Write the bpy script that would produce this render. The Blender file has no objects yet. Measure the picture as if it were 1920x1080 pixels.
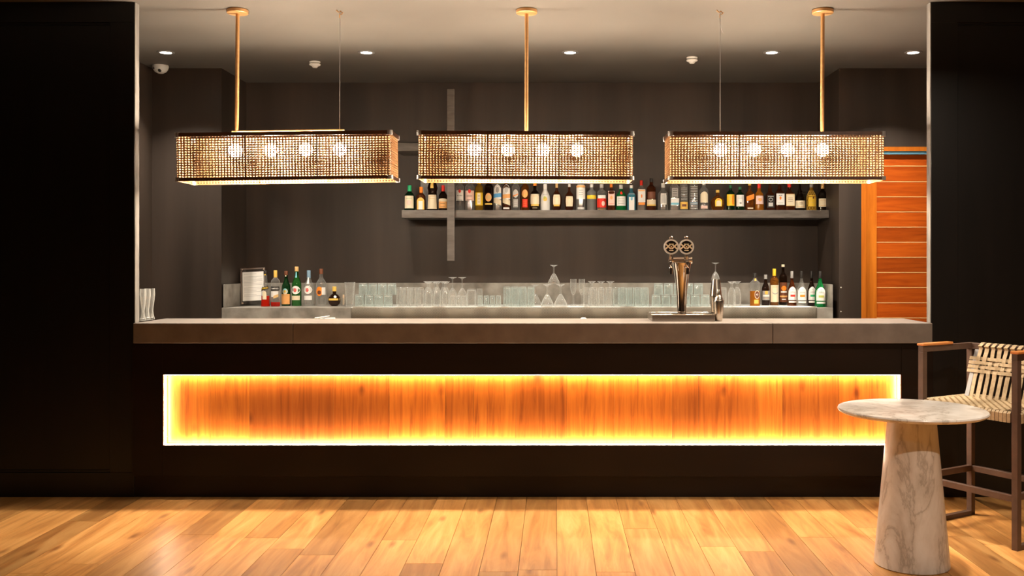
import bpy, bmesh, math, random
from mathutils import Vector, Matrix
R = random.Random(7)
sc = bpy.context.scene
COL = sc.collection
F, VX, VY, EYE = 1810.0, 1040.0, 490.0, 1.49      # focal length in px, vanishing point, eye height

# ------------------------------------------------------------------ camera, world, large lights, exposure
cam_d = bpy.data.cameras.new('camera'); cam = bpy.data.objects.new('camera', cam_d); COL.objects.link(cam)
cam.location = (0, 0, EYE); cam.rotation_euler = (math.pi / 2, 0, 0)
cam_d.sensor_width = 36.0; cam_d.lens = 36.0 * F / 1920.0
cam_d.shift_x = -(VX - 960) / 1920.0; cam_d.shift_y = -(540 - VY) / 1920.0
cam_d.clip_start = 0.05; cam_d.clip_end = 60
sc.camera = cam
w = bpy.data.worlds.new('world'); sc.world = w; w.use_nodes = True
w.node_tree.nodes['Background'].inputs[0].default_value = (1.0, 0.93, 0.84, 1)
w.node_tree.nodes['Background'].inputs[1].default_value = 0.02
sc.view_settings.view_transform = 'Standard'; sc.view_settings.look = 'None'
sc.view_settings.gamma = 1.0; sc.view_settings.use_curve_mapping = False
sc.view_settings.exposure = 0.0
BULB = 720.0         # emission strength of the pendant bulbs
LED = 115.0           # emission strength of the LED strips in the bar front
DOWN = 62.0           # watts of each ceiling downlight in the guest room
BEAM = 27.0           # watts of each small downlight behind the bar
BACKDOWN = 20.0       # emission strength of the small downlights behind the bar
sc.cycles.max_bounces = 12; sc.cycles.diffuse_bounces = 4; sc.cycles.glossy_bounces = 4
sc.cycles.transmission_bounces = 12; sc.cycles.transparent_max_bounces = 40
sc.cycles.sample_clamp_indirect = 6.0; sc.cycles.caustics_refractive = False; sc.cycles.caustics_reflective = False

def P(px, py, D): return ((px - VX) * D / F, D, EYE - (py - VY) * D / F)
def PX(px, D): return (px - VX) * D / F
def PZ(py, D): return EYE - (py - VY) * D / F

# ------------------------------------------------------------------ materials
def srgb(c):
    return tuple(((v / 255) / 12.92 if v / 255 <= 0.04045 else ((v / 255 + 0.055) / 1.055) ** 2.4) for v in c)
MATS = {}
def mat(name, col, rough=0.5, metal=0.0, trans=0.0, ior=1.45, emit=None, estr=0.0, spec=0.5, coat=0.0):
    if name in MATS: return MATS[name]
    m = bpy.data.materials.new(name); m.use_nodes = True
    b = m.node_tree.nodes['Principled BSDF']
    b.inputs['Base Color'].default_value = (*col, 1); b.inputs['Roughness'].default_value = rough
    b.inputs['Metallic'].default_value = metal; b.inputs['Transmission Weight'].default_value = trans
    b.inputs['IOR'].default_value = ior; b.inputs['Specular IOR Level'].default_value = spec
    b.inputs['Coat Weight'].default_value = coat
    if emit: b.inputs['Emission Color'].default_value = (*emit, 1); b.inputs['Emission Strength'].default_value = estr
    MATS[name] = m; return m
def nodes(m):
    nt = m.node_tree; return nt, nt.nodes, nt.links, nt.nodes['Principled BSDF']
def ramp(n, stops):
    r = n.new('ShaderNodeValToRGB'); e = r.color_ramp.elements
    e[0].position, e[0].color = stops[0][0], (*stops[0][1], 1)
    e[1].position, e[1].color = stops[1][0], (*stops[1][1], 1)
    for p, c in stops[2:]:
        k = e.new(p); k.color = (*c, 1)
    return r
def noisy(name, c1, c2, scale=(4, 4, 4), rough=0.5, detail=6, bump=0.0, spec=0.5, per_object=0.0, coat=0.0, lo=0.3, hi=0.7, dist=0.0):
    m = mat(name, c1, rough, spec=spec, coat=coat); nt, n, l, b = nodes(m)
    tc = n.new('ShaderNodeTexCoord'); mp = n.new('ShaderNodeMapping'); mp.inputs['Scale'].default_value = scale
    nz = n.new('ShaderNodeTexNoise'); nz.inputs['Scale'].default_value = 1.0; nz.inputs['Detail'].default_value = detail
    nz.inputs['Distortion'].default_value = dist
    rp = ramp(n, [(lo, c1), (hi, c2)])
    l.new(tc.outputs['Object'], mp.inputs['Vector'])
    if per_object:
        oi = n.new('ShaderNodeObjectInfo'); ad = n.new('ShaderNodeVectorMath'); ad.operation = 'ADD'
        ml = n.new('ShaderNodeVectorMath'); ml.operation = 'SCALE'; ml.inputs[0].default_value = (37, 53, 71)
        l.new(oi.outputs['Random'], ml.inputs['Scale']); l.new(mp.outputs[0], ad.inputs[0]); l.new(ml.outputs[0], ad.inputs[1])
        l.new(ad.outputs[0], nz.inputs['Vector'])
        hs = n.new('ShaderNodeHueSaturation'); mr = n.new('ShaderNodeMapRange')
        mr.inputs[3].default_value = 1 - per_object; mr.inputs[4].default_value = 1 + per_object
        l.new(oi.outputs['Random'], mr.inputs[0]); l.new(mr.outputs[0], hs.inputs['Value'])
        l.new(rp.outputs[0], hs.inputs['Color']); l.new(hs.outputs[0], b.inputs['Base Color'])
    else:
        l.new(mp.outputs[0], nz.inputs['Vector']); l.new(rp.outputs[0], b.inputs['Base Color'])
    l.new(nz.outputs[0], rp.inputs[0])
    if bump:
        bp = n.new('ShaderNodeBump'); bp.inputs['Strength'].default_value = bump; bp.inputs['Distance'].default_value = 0.01
        l.new(nz.outputs[0], bp.inputs['Height']); l.new(bp.outputs[0], b.inputs['Normal'])
    return m
def wood(name, c_dark, c_mid, c_light, scale, rough=0.35, vary=0.25, knots=True, coat=0.0, spec=0.5, knot_scale=(7, 1.6, 7)):
    """long grain with darker streaks and a few knots; each board (object) gets its own tone"""
    m = mat(name, c_mid, rough, coat=coat, spec=spec); nt, n, l, b = nodes(m)
    tc = n.new('ShaderNodeTexCoord'); oi = n.new('ShaderNodeObjectInfo')
    ml = n.new('ShaderNodeVectorMath'); ml.operation = 'SCALE'; ml.inputs[0].default_value = (31.7, 17.3, 41.9)
    l.new(oi.outputs['Random'], ml.inputs['Scale'])
    ad = n.new('ShaderNodeVectorMath'); ad.operation = 'ADD'
    l.new(tc.outputs['Object'], ad.inputs[0]); l.new(ml.outputs[0], ad.inputs[1])
    mp = n.new('ShaderNodeMapping'); mp.inputs['Scale'].default_value = scale; l.new(ad.outputs[0], mp.inputs['Vector'])
    nz = n.new('ShaderNodeTexNoise'); nz.inputs['Scale'].default_value = 1; nz.inputs['Detail'].default_value = 8
    nz.inputs['Roughness'].default_value = 0.62; nz.inputs['Distortion'].default_value = 0.9; l.new(mp.outputs[0], nz.inputs['Vector'])
    rp = ramp(n, [(0.25, c_dark), (0.72, c_light), (0.5, c_mid)]); l.new(nz.outputs[0], rp.inputs[0])
    out = rp.outputs[0]
    if knots:
        mk = n.new('ShaderNodeMapping'); mk.inputs['Scale'].default_value = knot_scale; l.new(ad.outputs[0], mk.inputs['Vector'])
        vo = n.new('ShaderNodeTexVoronoi'); vo.inputs['Scale'].default_value = 1.0; l.new(mk.outputs[0], vo.inputs['Vector'])
        kr = ramp(n, [(0.04, (0.35, 0.25, 0.2)), (0.17, (1, 1, 1))]); l.new(vo.outputs['Distance'], kr.inputs[0])
        mx = n.new('ShaderNodeMix'); mx.data_type = 'RGBA'; mx.blend_type = 'MULTIPLY'; mx.inputs[0].default_value = 0.8
        l.new(out, mx.inputs[6]); l.new(kr.outputs[0], mx.inputs[7]); out = mx.outputs[2]
    hs = n.new('ShaderNodeHueSaturation'); mr = n.new('ShaderNodeMapRange')
    mr.inputs[3].default_value = 1 - vary; mr.inputs[4].default_value = 1 + vary
    tn = n.new('ShaderNodeMix'); tn.data_type = 'RGBA'; tn.blend_type = 'MULTIPLY'; tn.inputs[0].default_value = 1.0     # the board's own stain
    l.new(out, tn.inputs[6]); l.new(oi.outputs['Color'], tn.inputs[7]); out = tn.outputs[2]
    l.new(oi.outputs['Random'], mr.inputs[0]); l.new(mr.outputs[0], hs.inputs['Value']); l.new(out, hs.inputs['Color'])
    l.new(hs.outputs[0], b.inputs['Base Color'])
    bp = n.new('ShaderNodeBump'); bp.inputs['Strength'].default_value = 0.12; bp.inputs['Distance'].default_value = 0.004
    l.new(nz.outputs[0], bp.inputs['Height']); l.new(bp.outputs[0], b.inputs['Normal'])
    return m

M_wall = noisy('wall_paint_light_streaks', (0.020, 0.0132, 0.0092), (0.052, 0.036, 0.0275), (3.4, 3.4, 0.22), 0.5, 4)  # dark wall paint, with vertical streaks of lamp light put into its colour
M_ceil = noisy('ceiling_paint', (0.098, 0.085, 0.073), (0.126, 0.112, 0.098), (1, 1, 1), 0.6, 3)
M_black = noisy('black_stained_panel', (0.0016, 0.0011, 0.0009), (0.0036, 0.0024, 0.002), (14, 14, 1.2), 0.42, 6, spec=0.5)
M_blackbar = noisy('dark_bar_front', (0.006, 0.003, 0.0018), (0.010, 0.005, 0.003), (2, 2, 8), 0.42, 6, spec=0.25)
M_jamb = noisy('worn_metal_edge', (0.20, 0.185, 0.17), (0.36, 0.335, 0.31), (30, 30, 6), 0.25, 6); nodes(M_jamb)[3].inputs['Metallic'].default_value = 0.35
M_conc = noisy('concrete', (0.15, 0.135, 0.115), (0.33, 0.305, 0.265), (7, 7, 7), 0.45, 9, 0.15, lo=0.32, hi=0.66)
M_concslab = noisy('concrete_slab', (0.12, 0.10, 0.086), (0.18, 0.152, 0.132), (9, 9, 9), 0.5, 10, 0.1, lo=0.25, hi=0.75)
M_shelf = noisy('grey_shelf_steel', (0.075, 0.063, 0.054), (0.14, 0.12, 0.105), (6, 6, 30), 0.4, 6)
M_floor = wood('oak_floorboard', (0.28, 0.11, 0.03), (0.52, 0.255, 0.078), (0.66, 0.375, 0.14), (15, 1.3, 15), 0.36, 0.36, knot_scale=(6.5, 1.9, 6.5))
M_panel = wood('bar_panel_veneer', (0.25, 0.050, 0.004), (0.50, 0.132, 0.011), (0.62, 0.19, 0.022), (30, 30, 1.5), 0.42, 0.06, knot_scale=(6, 6, 3.2))
M_door = wood('cedar_door', (0.25, 0.037, 0.003), (0.41, 0.070, 0.005), (0.50, 0.10, 0.008), (2, 16, 26), 0.35, 0.2, knots=False)
M_doorfr = wood('cedar_frame', (0.40, 0.095, 0.007), (0.52, 0.14, 0.011), (0.60, 0.18, 0.016), (24, 24, 2), 0.35, 0.08, knots=False)
M_gaplight = mat('pale_gap_light', (0.86, 0.52, 0.22), 0.4)  # pale colour stands for light in the gaps of the door
M_arm = wood('teak_armrest', (0.42, 0.13, 0.03), (0.56, 0.20, 0.05), (0.64, 0.26, 0.08), (4, 4, 4), 0.4, 0.1, knots=False)
M_brass = noisy('satin_brass', (0.62, 0.33, 0.13), (0.72, 0.41, 0.18), (5, 5, 30), 0.38, 3); nodes(M_brass)[3].inputs['Metallic'].default_value = 0.55
M_cane = noisy('cane_webbing', (0.30, 0.15, 0.06), (0.44, 0.25, 0.115), (40, 40, 40), 0.55, 3)
M_rim = noisy('dark_shade_rim', (0.06, 0.028, 0.016), (0.09, 0.042, 0.025), (20, 20, 20), 0.4, 3)
M_fit = mat('grey_corner_fitting', (0.38, 0.36, 0.35), 0.35, 0.6)
M_socket = mat('lamp_socket', (0.25, 0.15, 0.08), 0.4, 0.4)
M_bulb = mat('lit_bulb', (1, 1, 1), 0.3, emit=(1.0, 0.84, 0.64), estr=BULB)
M_led = mat('led_strip', (1, 1, 1), 0.4, emit=(1.0, 0.82, 0.60), estr=LED)
M_ledB = mat('lit_downlight_lens', (1, 1, 1), 0.4, emit=(1.0, 0.88, 0.72), estr=BACKDOWN)
M_white = mat('white_plastic', (0.72, 0.69, 0.65), 0.4)
M_dkplastic = mat('black_plastic', (0.01, 0.01, 0.01), 0.3)
M_chrome = mat('chrome', (0.78, 0.73, 0.68), 0.08, 1.0)
M_steel = noisy('brushed_steel', (0.62, 0.56, 0.48), (0.76, 0.69, 0.60), (3, 3, 80), 0.22, 2); nodes(M_steel)[3].inputs['Metallic'].default_value = 1.0
M_tray = mat('tray_steel', (0.36, 0.31, 0.27), 0.25, 0.9)
M_frame = noisy('brown_powdercoat', (0.075, 0.042, 0.030), (0.10, 0.058, 0.042), (20, 20, 20), 0.45, 3)
M_greypost = mat('grey_coated_post', (0.26, 0.26, 0.27), 0.45, 0.3)
M_strap = noisy('woven_strap', (0.36, 0.265, 0.155), (0.48, 0.37, 0.23), (60, 60, 60), 0.6, 3)
M_gold_glass = None
def thinglass(name, col, base=.08, edge=.62, gloss=.5):
    """thin clear glass: see-through face on, pale and shiny towards its edges"""
    m = bpy.data.materials.new(name); m.use_nodes = True; n = m.node_tree.nodes; l = m.node_tree.links; n.remove(n['Principled BSDF']); o = n['Material Output']
    t = n.new('ShaderNodeBsdfTransparent'); t.inputs[0].default_value = (*[.9 + .1 * c for c in col], 1)
    g = n.new('ShaderNodeBsdfGlossy'); g.inputs['Roughness'].default_value = .06; g.inputs[0].default_value = (1, 1, 1, 1)
    d = n.new('ShaderNodeBsdfDiffuse'); d.inputs[0].default_value = (*col, 1)
    tl = n.new('ShaderNodeBsdfTranslucent'); tl.inputs[0].default_value = (*col, 1)
    h = n.new('ShaderNodeMixShader'); h.inputs[0].default_value = .5; l.new(d.outputs[0], h.inputs[1]); l.new(tl.outputs[0], h.inputs[2])
    gd = n.new('ShaderNodeMixShader'); gd.inputs[0].default_value = gloss; l.new(h.outputs[0], gd.inputs[1]); l.new(g.outputs[0], gd.inputs[2])
    lw = n.new('ShaderNodeLayerWeight'); lw.inputs[0].default_value = .5
    pw = n.new('ShaderNodeMath'); pw.operation = 'POWER'; pw.inputs[1].default_value = 2.2; l.new(lw.outputs['Facing'], pw.inputs[0])
    ma = n.new('ShaderNodeMath'); ma.operation = 'MULTIPLY_ADD'; ma.inputs[1].default_value = edge; ma.inputs[2].default_value = base; l.new(pw.outputs[0], ma.inputs[0])
    mx = n.new('ShaderNodeMixShader'); l.new(ma.outputs[0], mx.inputs[0]); l.new(t.outputs[0], mx.inputs[1]); l.new(gd.outputs[0], mx.inputs[2]); l.new(mx.outputs[0], o.inputs['Surface'])
    MATS[name] = m; return m
def glassmat(name, col, rough=0.02, milky=0.0, mcol=None):
    m = mat(name, col, rough, trans=1.0, ior=1.45)
    if milky:
        nt, n, l, b = nodes(m); o = n['Material Output']
        d = n.new('ShaderNodeBsdfDiffuse'); d.inputs[0].default_value = (*(mcol or col), 1)
        t = n.new('ShaderNodeBsdfTranslucent'); t.inputs[0].default_value = (*(mcol or col), 1)
        a = n.new('ShaderNodeAddShader'); mx = n.new('ShaderNodeMixShader'); mx.inputs[0].default_value = milky
        h = n.new('ShaderNodeMixShader'); h.inputs[0].default_value = 0.5
        l.new(d.outputs[0], h.inputs[1]); l.new(t.outputs[0], h.inputs[2])
        l.new(b.outputs[0], mx.inputs[1]); l.new(h.outputs[0], mx.inputs[2]); l.new(mx.outputs[0], o.inputs['Surface'])
    return m
G = {
    'drink': thinglass('clear_drinking_glass', (0.95, 0.95, 0.91), .10, .75, .4),
    'aqua': thinglass('aqua_drinking_glass', (0.86, 0.95, 0.92), .12, .75, .4),
    'clear': thinglass('clear_bottle_glass', (0.9, 0.9, 0.86), .17, .62, .5),
    'green': glassmat('green_bottle_glass', (0.10, 0.50, 0.12), 0.02, 0.22, (0.03, 0.26, 0.03)),
    'dkgreen': glassmat('dark_green_bottle_glass', (0.03, 0.20, 0.06), 0.02, 0.2, (0.008, 0.07, 0.02)),
    'vivid': glassmat('vivid_green_glass', (0.05, 0.8, 0.25), 0.02, 0.35, (0.02, 0.5, 0.12)),
    'amber': glassmat('amber_spirit', (0.95, 0.42, 0.08), 0.02, 0.22, (0.55, 0.16, 0.02)),
    'orange': glassmat('orange_spirit', (1.0, 0.45, 0.08), 0.02, 0.4, (0.95, 0.32, 0.02)),
    'red': glassmat('red_spirit', (0.95, 0.06, 0.03), 0.02, 0.6, (0.85, 0.03, 0.012)),
    'brown': glassmat('dark_brown_glass', (0.12, 0.045, 0.02), 0.02, 0.3, (0.022, 0.008, 0.004)),
    'rye': glassmat('reddish_brown_spirit', (0.55, 0.16, 0.05), 0.02, 0.25, (0.20, 0.045, 0.012)),
    'blue': glassmat('pale_blue_glass', (0.25, 0.72, 0.88), 0.02, 0.45, (0.12, 0.50, 0.66)),
    'frost': glassmat('frosted_glass', (0.75, 0.74, 0.70), 0.4, 0.6, (0.42, 0.41, 0.38)),
    'white': mat('white_opaque_bottle', (0.62, 0.60, 0.56), 0.3),
    'gold': glassmat('golden_spirit', (0.95, 0.60, 0.10), 0.02, 0.4, (0.75, 0.40, 0.03)),
}
LC = dict(cream=(0.80, 0.68, 0.48), white=(0.82, 0.79, 0.74), gold=(0.80, 0.50, 0.10), yellow=(0.88, 0.58, 0.03), orange=(0.90, 0.25, 0.02),
          red=(0.75, 0.03, 0.015), black=(0.015, 0.012, 0.01), blue=(0.08, 0.32, 0.62), lblue=(0.22, 0.55, 0.68), pink=(0.82, 0.55, 0.46),
          green=(0.02, 0.40, 0.16), dkgreen=(0.01, 0.10, 0.03), silver=(0.55, 0.53, 0.50), tan=(0.72, 0.45, 0.18), brown=(0.16, 0.05, 0.02),
          grey=(0.35, 0.33, 0.31), teal=(0.05, 0.25, 0.28), purple=(0.05, 0.01, 0.015), olive=(0.50, 0.52, 0.12), peach=(0.85, 0.42, 0.14), steel=(0.20, 0.32, 0.42))
def L(c): return mat('print_' + c, LC[c], 0.5)

# ------------------------------------------------------------------ mesh helpers
class MB:
    def __init__(s): s.v = []; s.f = []
    def box(s, x0, x1, y0, y1, z0, z1):
        b = len(s.v); s.v += [(x0, y0, z0), (x1, y0, z0), (x1, y1, z0), (x0, y1, z0), (x0, y0, z1), (x1, y0, z1), (x1, y1, z1), (x0, y1, z1)]
        s.f += [tuple(b + i for i in q) for q in ((0, 3, 2, 1), (4, 5, 6, 7), (0, 1, 5, 4), (1, 2, 6, 5), (2, 3, 7, 6), (3, 0, 4, 7))]; return s
    def bar(s, a, b, wd, ht, up=(0, 0, 1)):
        a, b = Vector(a), Vector(b); d = (b - a).normalized(); u = Vector(up)
        sd = d.cross(u)
        if sd.length < 1e-5: sd = d.cross(Vector((0, 1, 0)))
        sd.normalize(); u = sd.cross(d).normalized(); k = len(s.v)
        for p in (a, b):
            for i, j in ((-1, -1), (1, -1), (1, 1), (-1, 1)): s.v.append(tuple(p + sd * (i * wd / 2) + u * (j * ht / 2)))
        s.f += [tuple(k + i for i in q) for q in ((0, 3, 2, 1), (4, 5, 6, 7), (0, 1, 5, 4), (1, 2, 6, 5), (2, 3, 7, 6), (3, 0, 4, 7))]; return s
    def rev(s, prof, n=24, p=2.0, rmax=None, cx=0, cy=0):
        """revolve [(r,z)...]; superellipse power p on wide rings"""
        base = len(s.v); rings = []
        for r, z in prof:
            if r < 1e-6: rings.append([len(s.v)]); s.v.append((cx, cy, z)); continue
            pp = p if (rmax is None or r > 0.62 * rmax) else 2.0
            ids = []
            for i in range(n):
                a = 2 * math.pi * (i + 0.5) / n; c, q = math.cos(a), math.sin(a)
                x = math.copysign(abs(c) ** (2 / pp), c) * r; y = math.copysign(abs(q) ** (2 / pp), q) * r
                ids.append(len(s.v)); s.v.append((cx + x, cy + y, z))
            rings.append(ids)
        for A, B in zip(rings, rings[1:]):
            for i in range(n):
                j = (i + 1) % n
                if len(A) == 1 and len(B) == 1: continue
                if len(A) == 1: s.f.append((A[0], B[j], B[i]))
                elif len(B) == 1: s.f.append((A[i], A[j], B[0]))
                else: s.f.append((A[i], A[j], B[j], B[i]))
        return s
    def tube(s, pts, r, n=8, closed=False):
        pts = [Vector(q) for q in pts]; m = len(pts); rings = []
        for i, q in enumerate(pts):
            a = pts[(i - 1) % m] if (closed or i) else pts[0]; b = pts[(i + 1) % m] if (closed or i < m - 1) else pts[-1]
            d = (b - a).normalized(); u = Vector((0, 0, 1)) if abs(d.z) < 0.9 else Vector((0, 1, 0))
            sd = d.cross(u).normalized(); u = sd.cross(d); ids = []
            for k in range(n):
                t = 2 * math.pi * (k + .5) / n; ids.append(len(s.v)); s.v.append(tuple(q + sd * (math.cos(t) * r) + u * (math.sin(t) * r)))
            rings.append(ids)
        rr = rings + [rings[0]] if closed else rings
        for A, B in zip(rr, rr[1:]):
            for k in range(n): j = (k + 1) % n; s.f.append((A[k], A[j], B[j], B[k]))
        if not closed: s.f += [tuple(reversed(rings[0])), tuple(rings[-1])]
        return s
    def mesh(s, name, smooth=None):
        me = bpy.data.meshes.new(name); me.from_pydata(s.v, [], s.f); me.update()
        bm = bmesh.new(); bm.from_mesh(me); bmesh.ops.recalc_face_normals(bm, faces=bm.faces); bm.to_mesh(me); bm.free()
        if smooth is not None: shade(me, smooth)
        return me
def shade(me, ang):
    me.polygons.foreach_set('use_smooth', [True] * len(me.polygons))
    if ang < 180:
        bm = bmesh.new(); bm.from_mesh(me)
        for e in bm.edges:
            if len(e.link_faces) == 2 and e.calc_face_angle(0) > math.radians(ang): e.smooth = False
        bm.to_mesh(me); bm.free()
def ob(name, me, m, parent=None, loc=(0, 0, 0), bevel=0.0, smooth=None, kind=None, label=None):
    if isinstance(me, MB): me = me.mesh(name, smooth)
    if m is not None and len(me.materials) == 0: me.materials.append(m)
    o = bpy.data.objects.new(name, me); COL.objects.link(o); o.location = loc
    if parent is not None: o.parent = parent
    if bevel:
        b = o.modifiers.new('bevel', 'BEVEL'); b.width = bevel; b.segments = 2; b.limit_method = 'ANGLE'
    if kind: o['kind'] = kind
    if label: o['label'] = label
    return o
def tag(o, label, cat, group=None, kind=None):
    o['label'] = label; o['category'] = cat
    if group: o['group'] = group
    if kind: o['kind'] = kind
    return o
def thing(name, label, cat, loc=(0, 0, 0), rz=0.0, group=None, rot=None):
    o = bpy.data.objects.new(name, None); COL.objects.link(o); o.location = loc; o.rotation_euler = rot or (0, 0, rz)
    o.empty_display_size = 0.05
    return tag(o, label, cat, group)
def struct(name, mb, m, label, cat, bevel=0.0):
    o = ob(name, mb, m, bevel=bevel); o['kind'] = 'structure'; o['label'] = label; o['category'] = cat; return o
def B(*a): return MB().box(*a)
TXT = {}
def text_mesh(s, size):
    if (s, size) not in TXT:
        cu = bpy.data.curves.new('lettering', 'FONT'); cu.body = s; cu.size = size; cu.align_x = 'CENTER'; cu.align_y = 'CENTER'
        cu.resolution_u = 2; cu.offset = size * (0.045 if s == 'XX' else 0.014)
        o = bpy.data.objects.new('lettering', cu); COL.objects.link(o)
        bpy.context.view_layer.update(); dg = bpy.context.evaluated_depsgraph_get()
        me = bpy.data.meshes.new_from_object(o.evaluated_get(dg)); bpy.data.objects.remove(o)
        TXT[(s, size)] = me
    return TXT[(s, size)]

# ------------------------------------------------------------------ setting: distances of the planes
CEIL = 3.13
DW, DJ = 6.10, 6.162         # front face of the black walls, back of their edges
DBF, DSL, DSB = 6.06, 6.03, 6.54   # bar front, slab front, slab back
DA, DB = 8.20, 8.86          # side walls and alcove front, alcove back
XL, XR = -2.656, 2.379       # opening
AL, AR = -2.83, 2.415        # alcove
RL, RR = -3.42, 3.75         # bar room side walls
GL, GR, GB = -4.9, 4.7, -2.2 # guest room

struct('ceiling', B(GL, GR, GB, DB + .1, CEIL, CEIL + .1), M_ceil, 'dark grey-brown painted ceiling over the bar', 'ceiling')
sub = struct('floor', B(GL, GR, GB, DB + .1, -0.12, -0.02), noisy('subfloor', (0.03, 0.015, 0.006), (0.05, 0.02, 0.01)), 'oak plank floor in front of the bar', 'floor')
# floorboards
PW = 0.187
x = PX(1043.5, 5.84) - 26 * PW; k = 0
while x < GR - 0.01:
    yend = 6.13; first = True; x1 = min(x + PW, GR)
    y = yend
    while y > 2.6:
        ln = R.uniform(0.5, 2.0) if first else R.uniform(1.4, 2.2); first = False
        y0 = max(y - ln, 2.2)
        if x1 > GL + 0.05:
            xx = max(x, GL); j = 0.0012
            o = ob('floorboard', B(xx + j, x1 - j, y0 + j, y - j, -0.02, 0.0), M_floor, sub)
        y = y0
    x += PW
ob('floorboards_behind', B(GL, GR, GB, 2.199, -0.02, 0.0), M_floor, sub, kind='stuff')
ob('service_floor', B(RL, RR, 6.14, DB, -0.02, 0.0), M_conc, sub)

# black walls either side of the opening, with a recessed panel in each
def black_wall(name, x0, x1, px0, px1, label):
    wl = struct(name, B(x0, x1, DW + .018, DJ, 0, CEIL), M_black, label, 'wall')
    zt, zb = PZ(42, DW), PZ(886, DW)
    for q in ((x0, x1, 0, zb), (x0, x1, zt, CEIL - .002), (x0, px0, zb, zt), (px1, x1, zb, zt)):
        if q[1] - q[0] > 0.01: ob('panel_rail', B(q[0], q[1], DW, DW + .018, q[2], q[3]), M_black, wl, bevel=.002)
    ob('panel_bead', MB().box(px0, px1, DW + .010, DW + .018, zt - .012, zt).box(px0, px1, DW + .010, DW + .018, zb, zb + .012), M_black, wl)
    return wl
wl = black_wall('wall_front_left', GL, XL, -4.5, PX(206, DW), 'black stained panelled wall left of the bar opening')
wr = black_wall('wall_front_right', XR, GR, PX(1796, DW), 4.3, 'black stained panelled wall right of the bar opening')
ob('edge_trim', B(XL, XL + .004, DW + .003, DJ, 1.10, CEIL - .002), M_jamb, wl, label='worn silvery metal edge of the opening')
ob('edge_trim', B(XR - .004, XR, DW + .003, DJ, 1.10, CEIL - .002), M_jamb, wr, label='worn silvery metal edge of the opening')
struct('wall_guest_left', B(GL - .1, GL, GB, DJ, 0, CEIL), M_wall, 'dark side wall of the guest room beyond the left edge', 'wall')
struct('wall_guest_right', B(GR, GR + .1, GB, DJ, 0, CEIL), M_wall, 'dark side wall of the guest room beyond the stool', 'wall')
struct('wall_guest_rear', B(GL, GR, GB - .1, GB, 0, CEIL), M_wall, 'dark wall facing the bar behind the viewer', 'wall')
# bar room shell
struct('wall_bar_left', B(RL - .1, RL, DJ, DA, 0, CEIL), M_wall, 'dark side wall behind the bar under the camera dome', 'wall')
struct('wall_bar_right', B(RR, RR + .1, DJ, DA, 0, CEIL), M_wall, 'dark side wall behind the bar beyond the cedar door', 'wall')
struct('wall_back_left', B(RL - .1, AL, DA, DB + .1, 0, CEIL), M_wall, 'dark grey-brown wall left of the bottle alcove', 'wall')
DX0, DTOP = PX(1615, DA), PZ(275, DA)
DX1 = DX0 + 1.06
wbr = struct('wall_back_right', MB().box(AR, DX0, DA, DB + .1, 0, CEIL).box(DX1, RR + .1, DA, DB + .1, 0, CEIL).box(DX0, DX1, DA, DB + .1, DTOP, CEIL), M_wall,
       'dark grey-brown wall around the cedar door', 'wall')
struct('wall_back', B(AL, AR, DB, DB + .1, 0, CEIL), M_wall, 'dark grey-brown back wall behind the bottle shelf', 'wall')
scr = MB()
for py in (539, 584): scr.rev([(0, 0), (.006, 0), (.006, .004), (0, .005)], 8)
for i, py in enumerate((539, 584)):
    o = ob('screw_head', MB().rev([(0, 0), (.006, 0), (.006, .003), (0, .004)], 8), M_white, wbr, (PX(1574, DA) + .012, DA, PZ(py, DA))); o.rotation_euler = (math.pi / 2, 0, 0)

# cedar door
dr = bpy.data.objects.new('door_1', None); COL.objects.link(dr); dr.location = (DX0, DA, 0)
dr['kind'] = 'structure'; dr['label'] = 'orange cedar door of horizontal boards with light between them painted as pale lines'; dr['category'] = 'door'
ft = 9 * DA / F
ob('jamb', B(0, ft, .0, .10, 0, DTOP - .001), M_doorfr, dr); ob('jamb', B(1.06 - ft, 1.06, .0, .10, 0, DTOP - .001), M_doorfr, dr)
ob('head_jamb', B(ft, 1.06 - ft, 0, .10, DTOP - 8 * DA / F, DTOP - .001), M_doorfr, dr)
ob('gap_light_strip', B(ft, 1.06 - ft, .012, .03, PZ(289, DA), PZ(282.5, DA)), mat('blue_gap_light', (0.11, 0.26, 0.36), 0.3), dr, label='blue light in the gap above the door leaf, painted as a strip')  # blue light from beyond the gap, put into the strip's colour
ob('backing', B(ft, 1.06 - ft, .085, .10, 0, PZ(283, DA)), M_dkplastic, dr)
ob('top_rail', B(ft, 1.06 - ft, .045, .08, PZ(297, DA), PZ(289, DA)), M_door, dr)
st0, st1 = ft + .002, PX(1646, DA) - DX0
ob('stile', B(st0, st1, .03, .07, .01, PZ(297, DA)), M_doorfr, dr); ob('stile', B(1.06 - st1, 1.06 - st0, .03, .07, .01, PZ(297, DA)), M_doorfr, dr)
zs = [PZ(q, DA) for q in (297.5, 310.5, 340, 368.5, 397, 425.5, 454, 482.5, 511, 539.5, 568)]
while zs[-1] > 0.15: zs.append(zs[-1] - 28.5 * DA / F)
zs[-1] = 0.012
for a, b in zip(zs, zs[1:]):
    ob('board', B(st1, 1.06 - st1, .036, .066, b + .003, a - .003), M_door, dr, bevel=.0015)
for a in zs[1:-1]:
    ob('gap_light_line', B(st1, 1.06 - st1, .035, .066, a - .0028, a + .0028), M_gaplight, dr)  # light in the gaps between the boards, painted as pale strips

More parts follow.
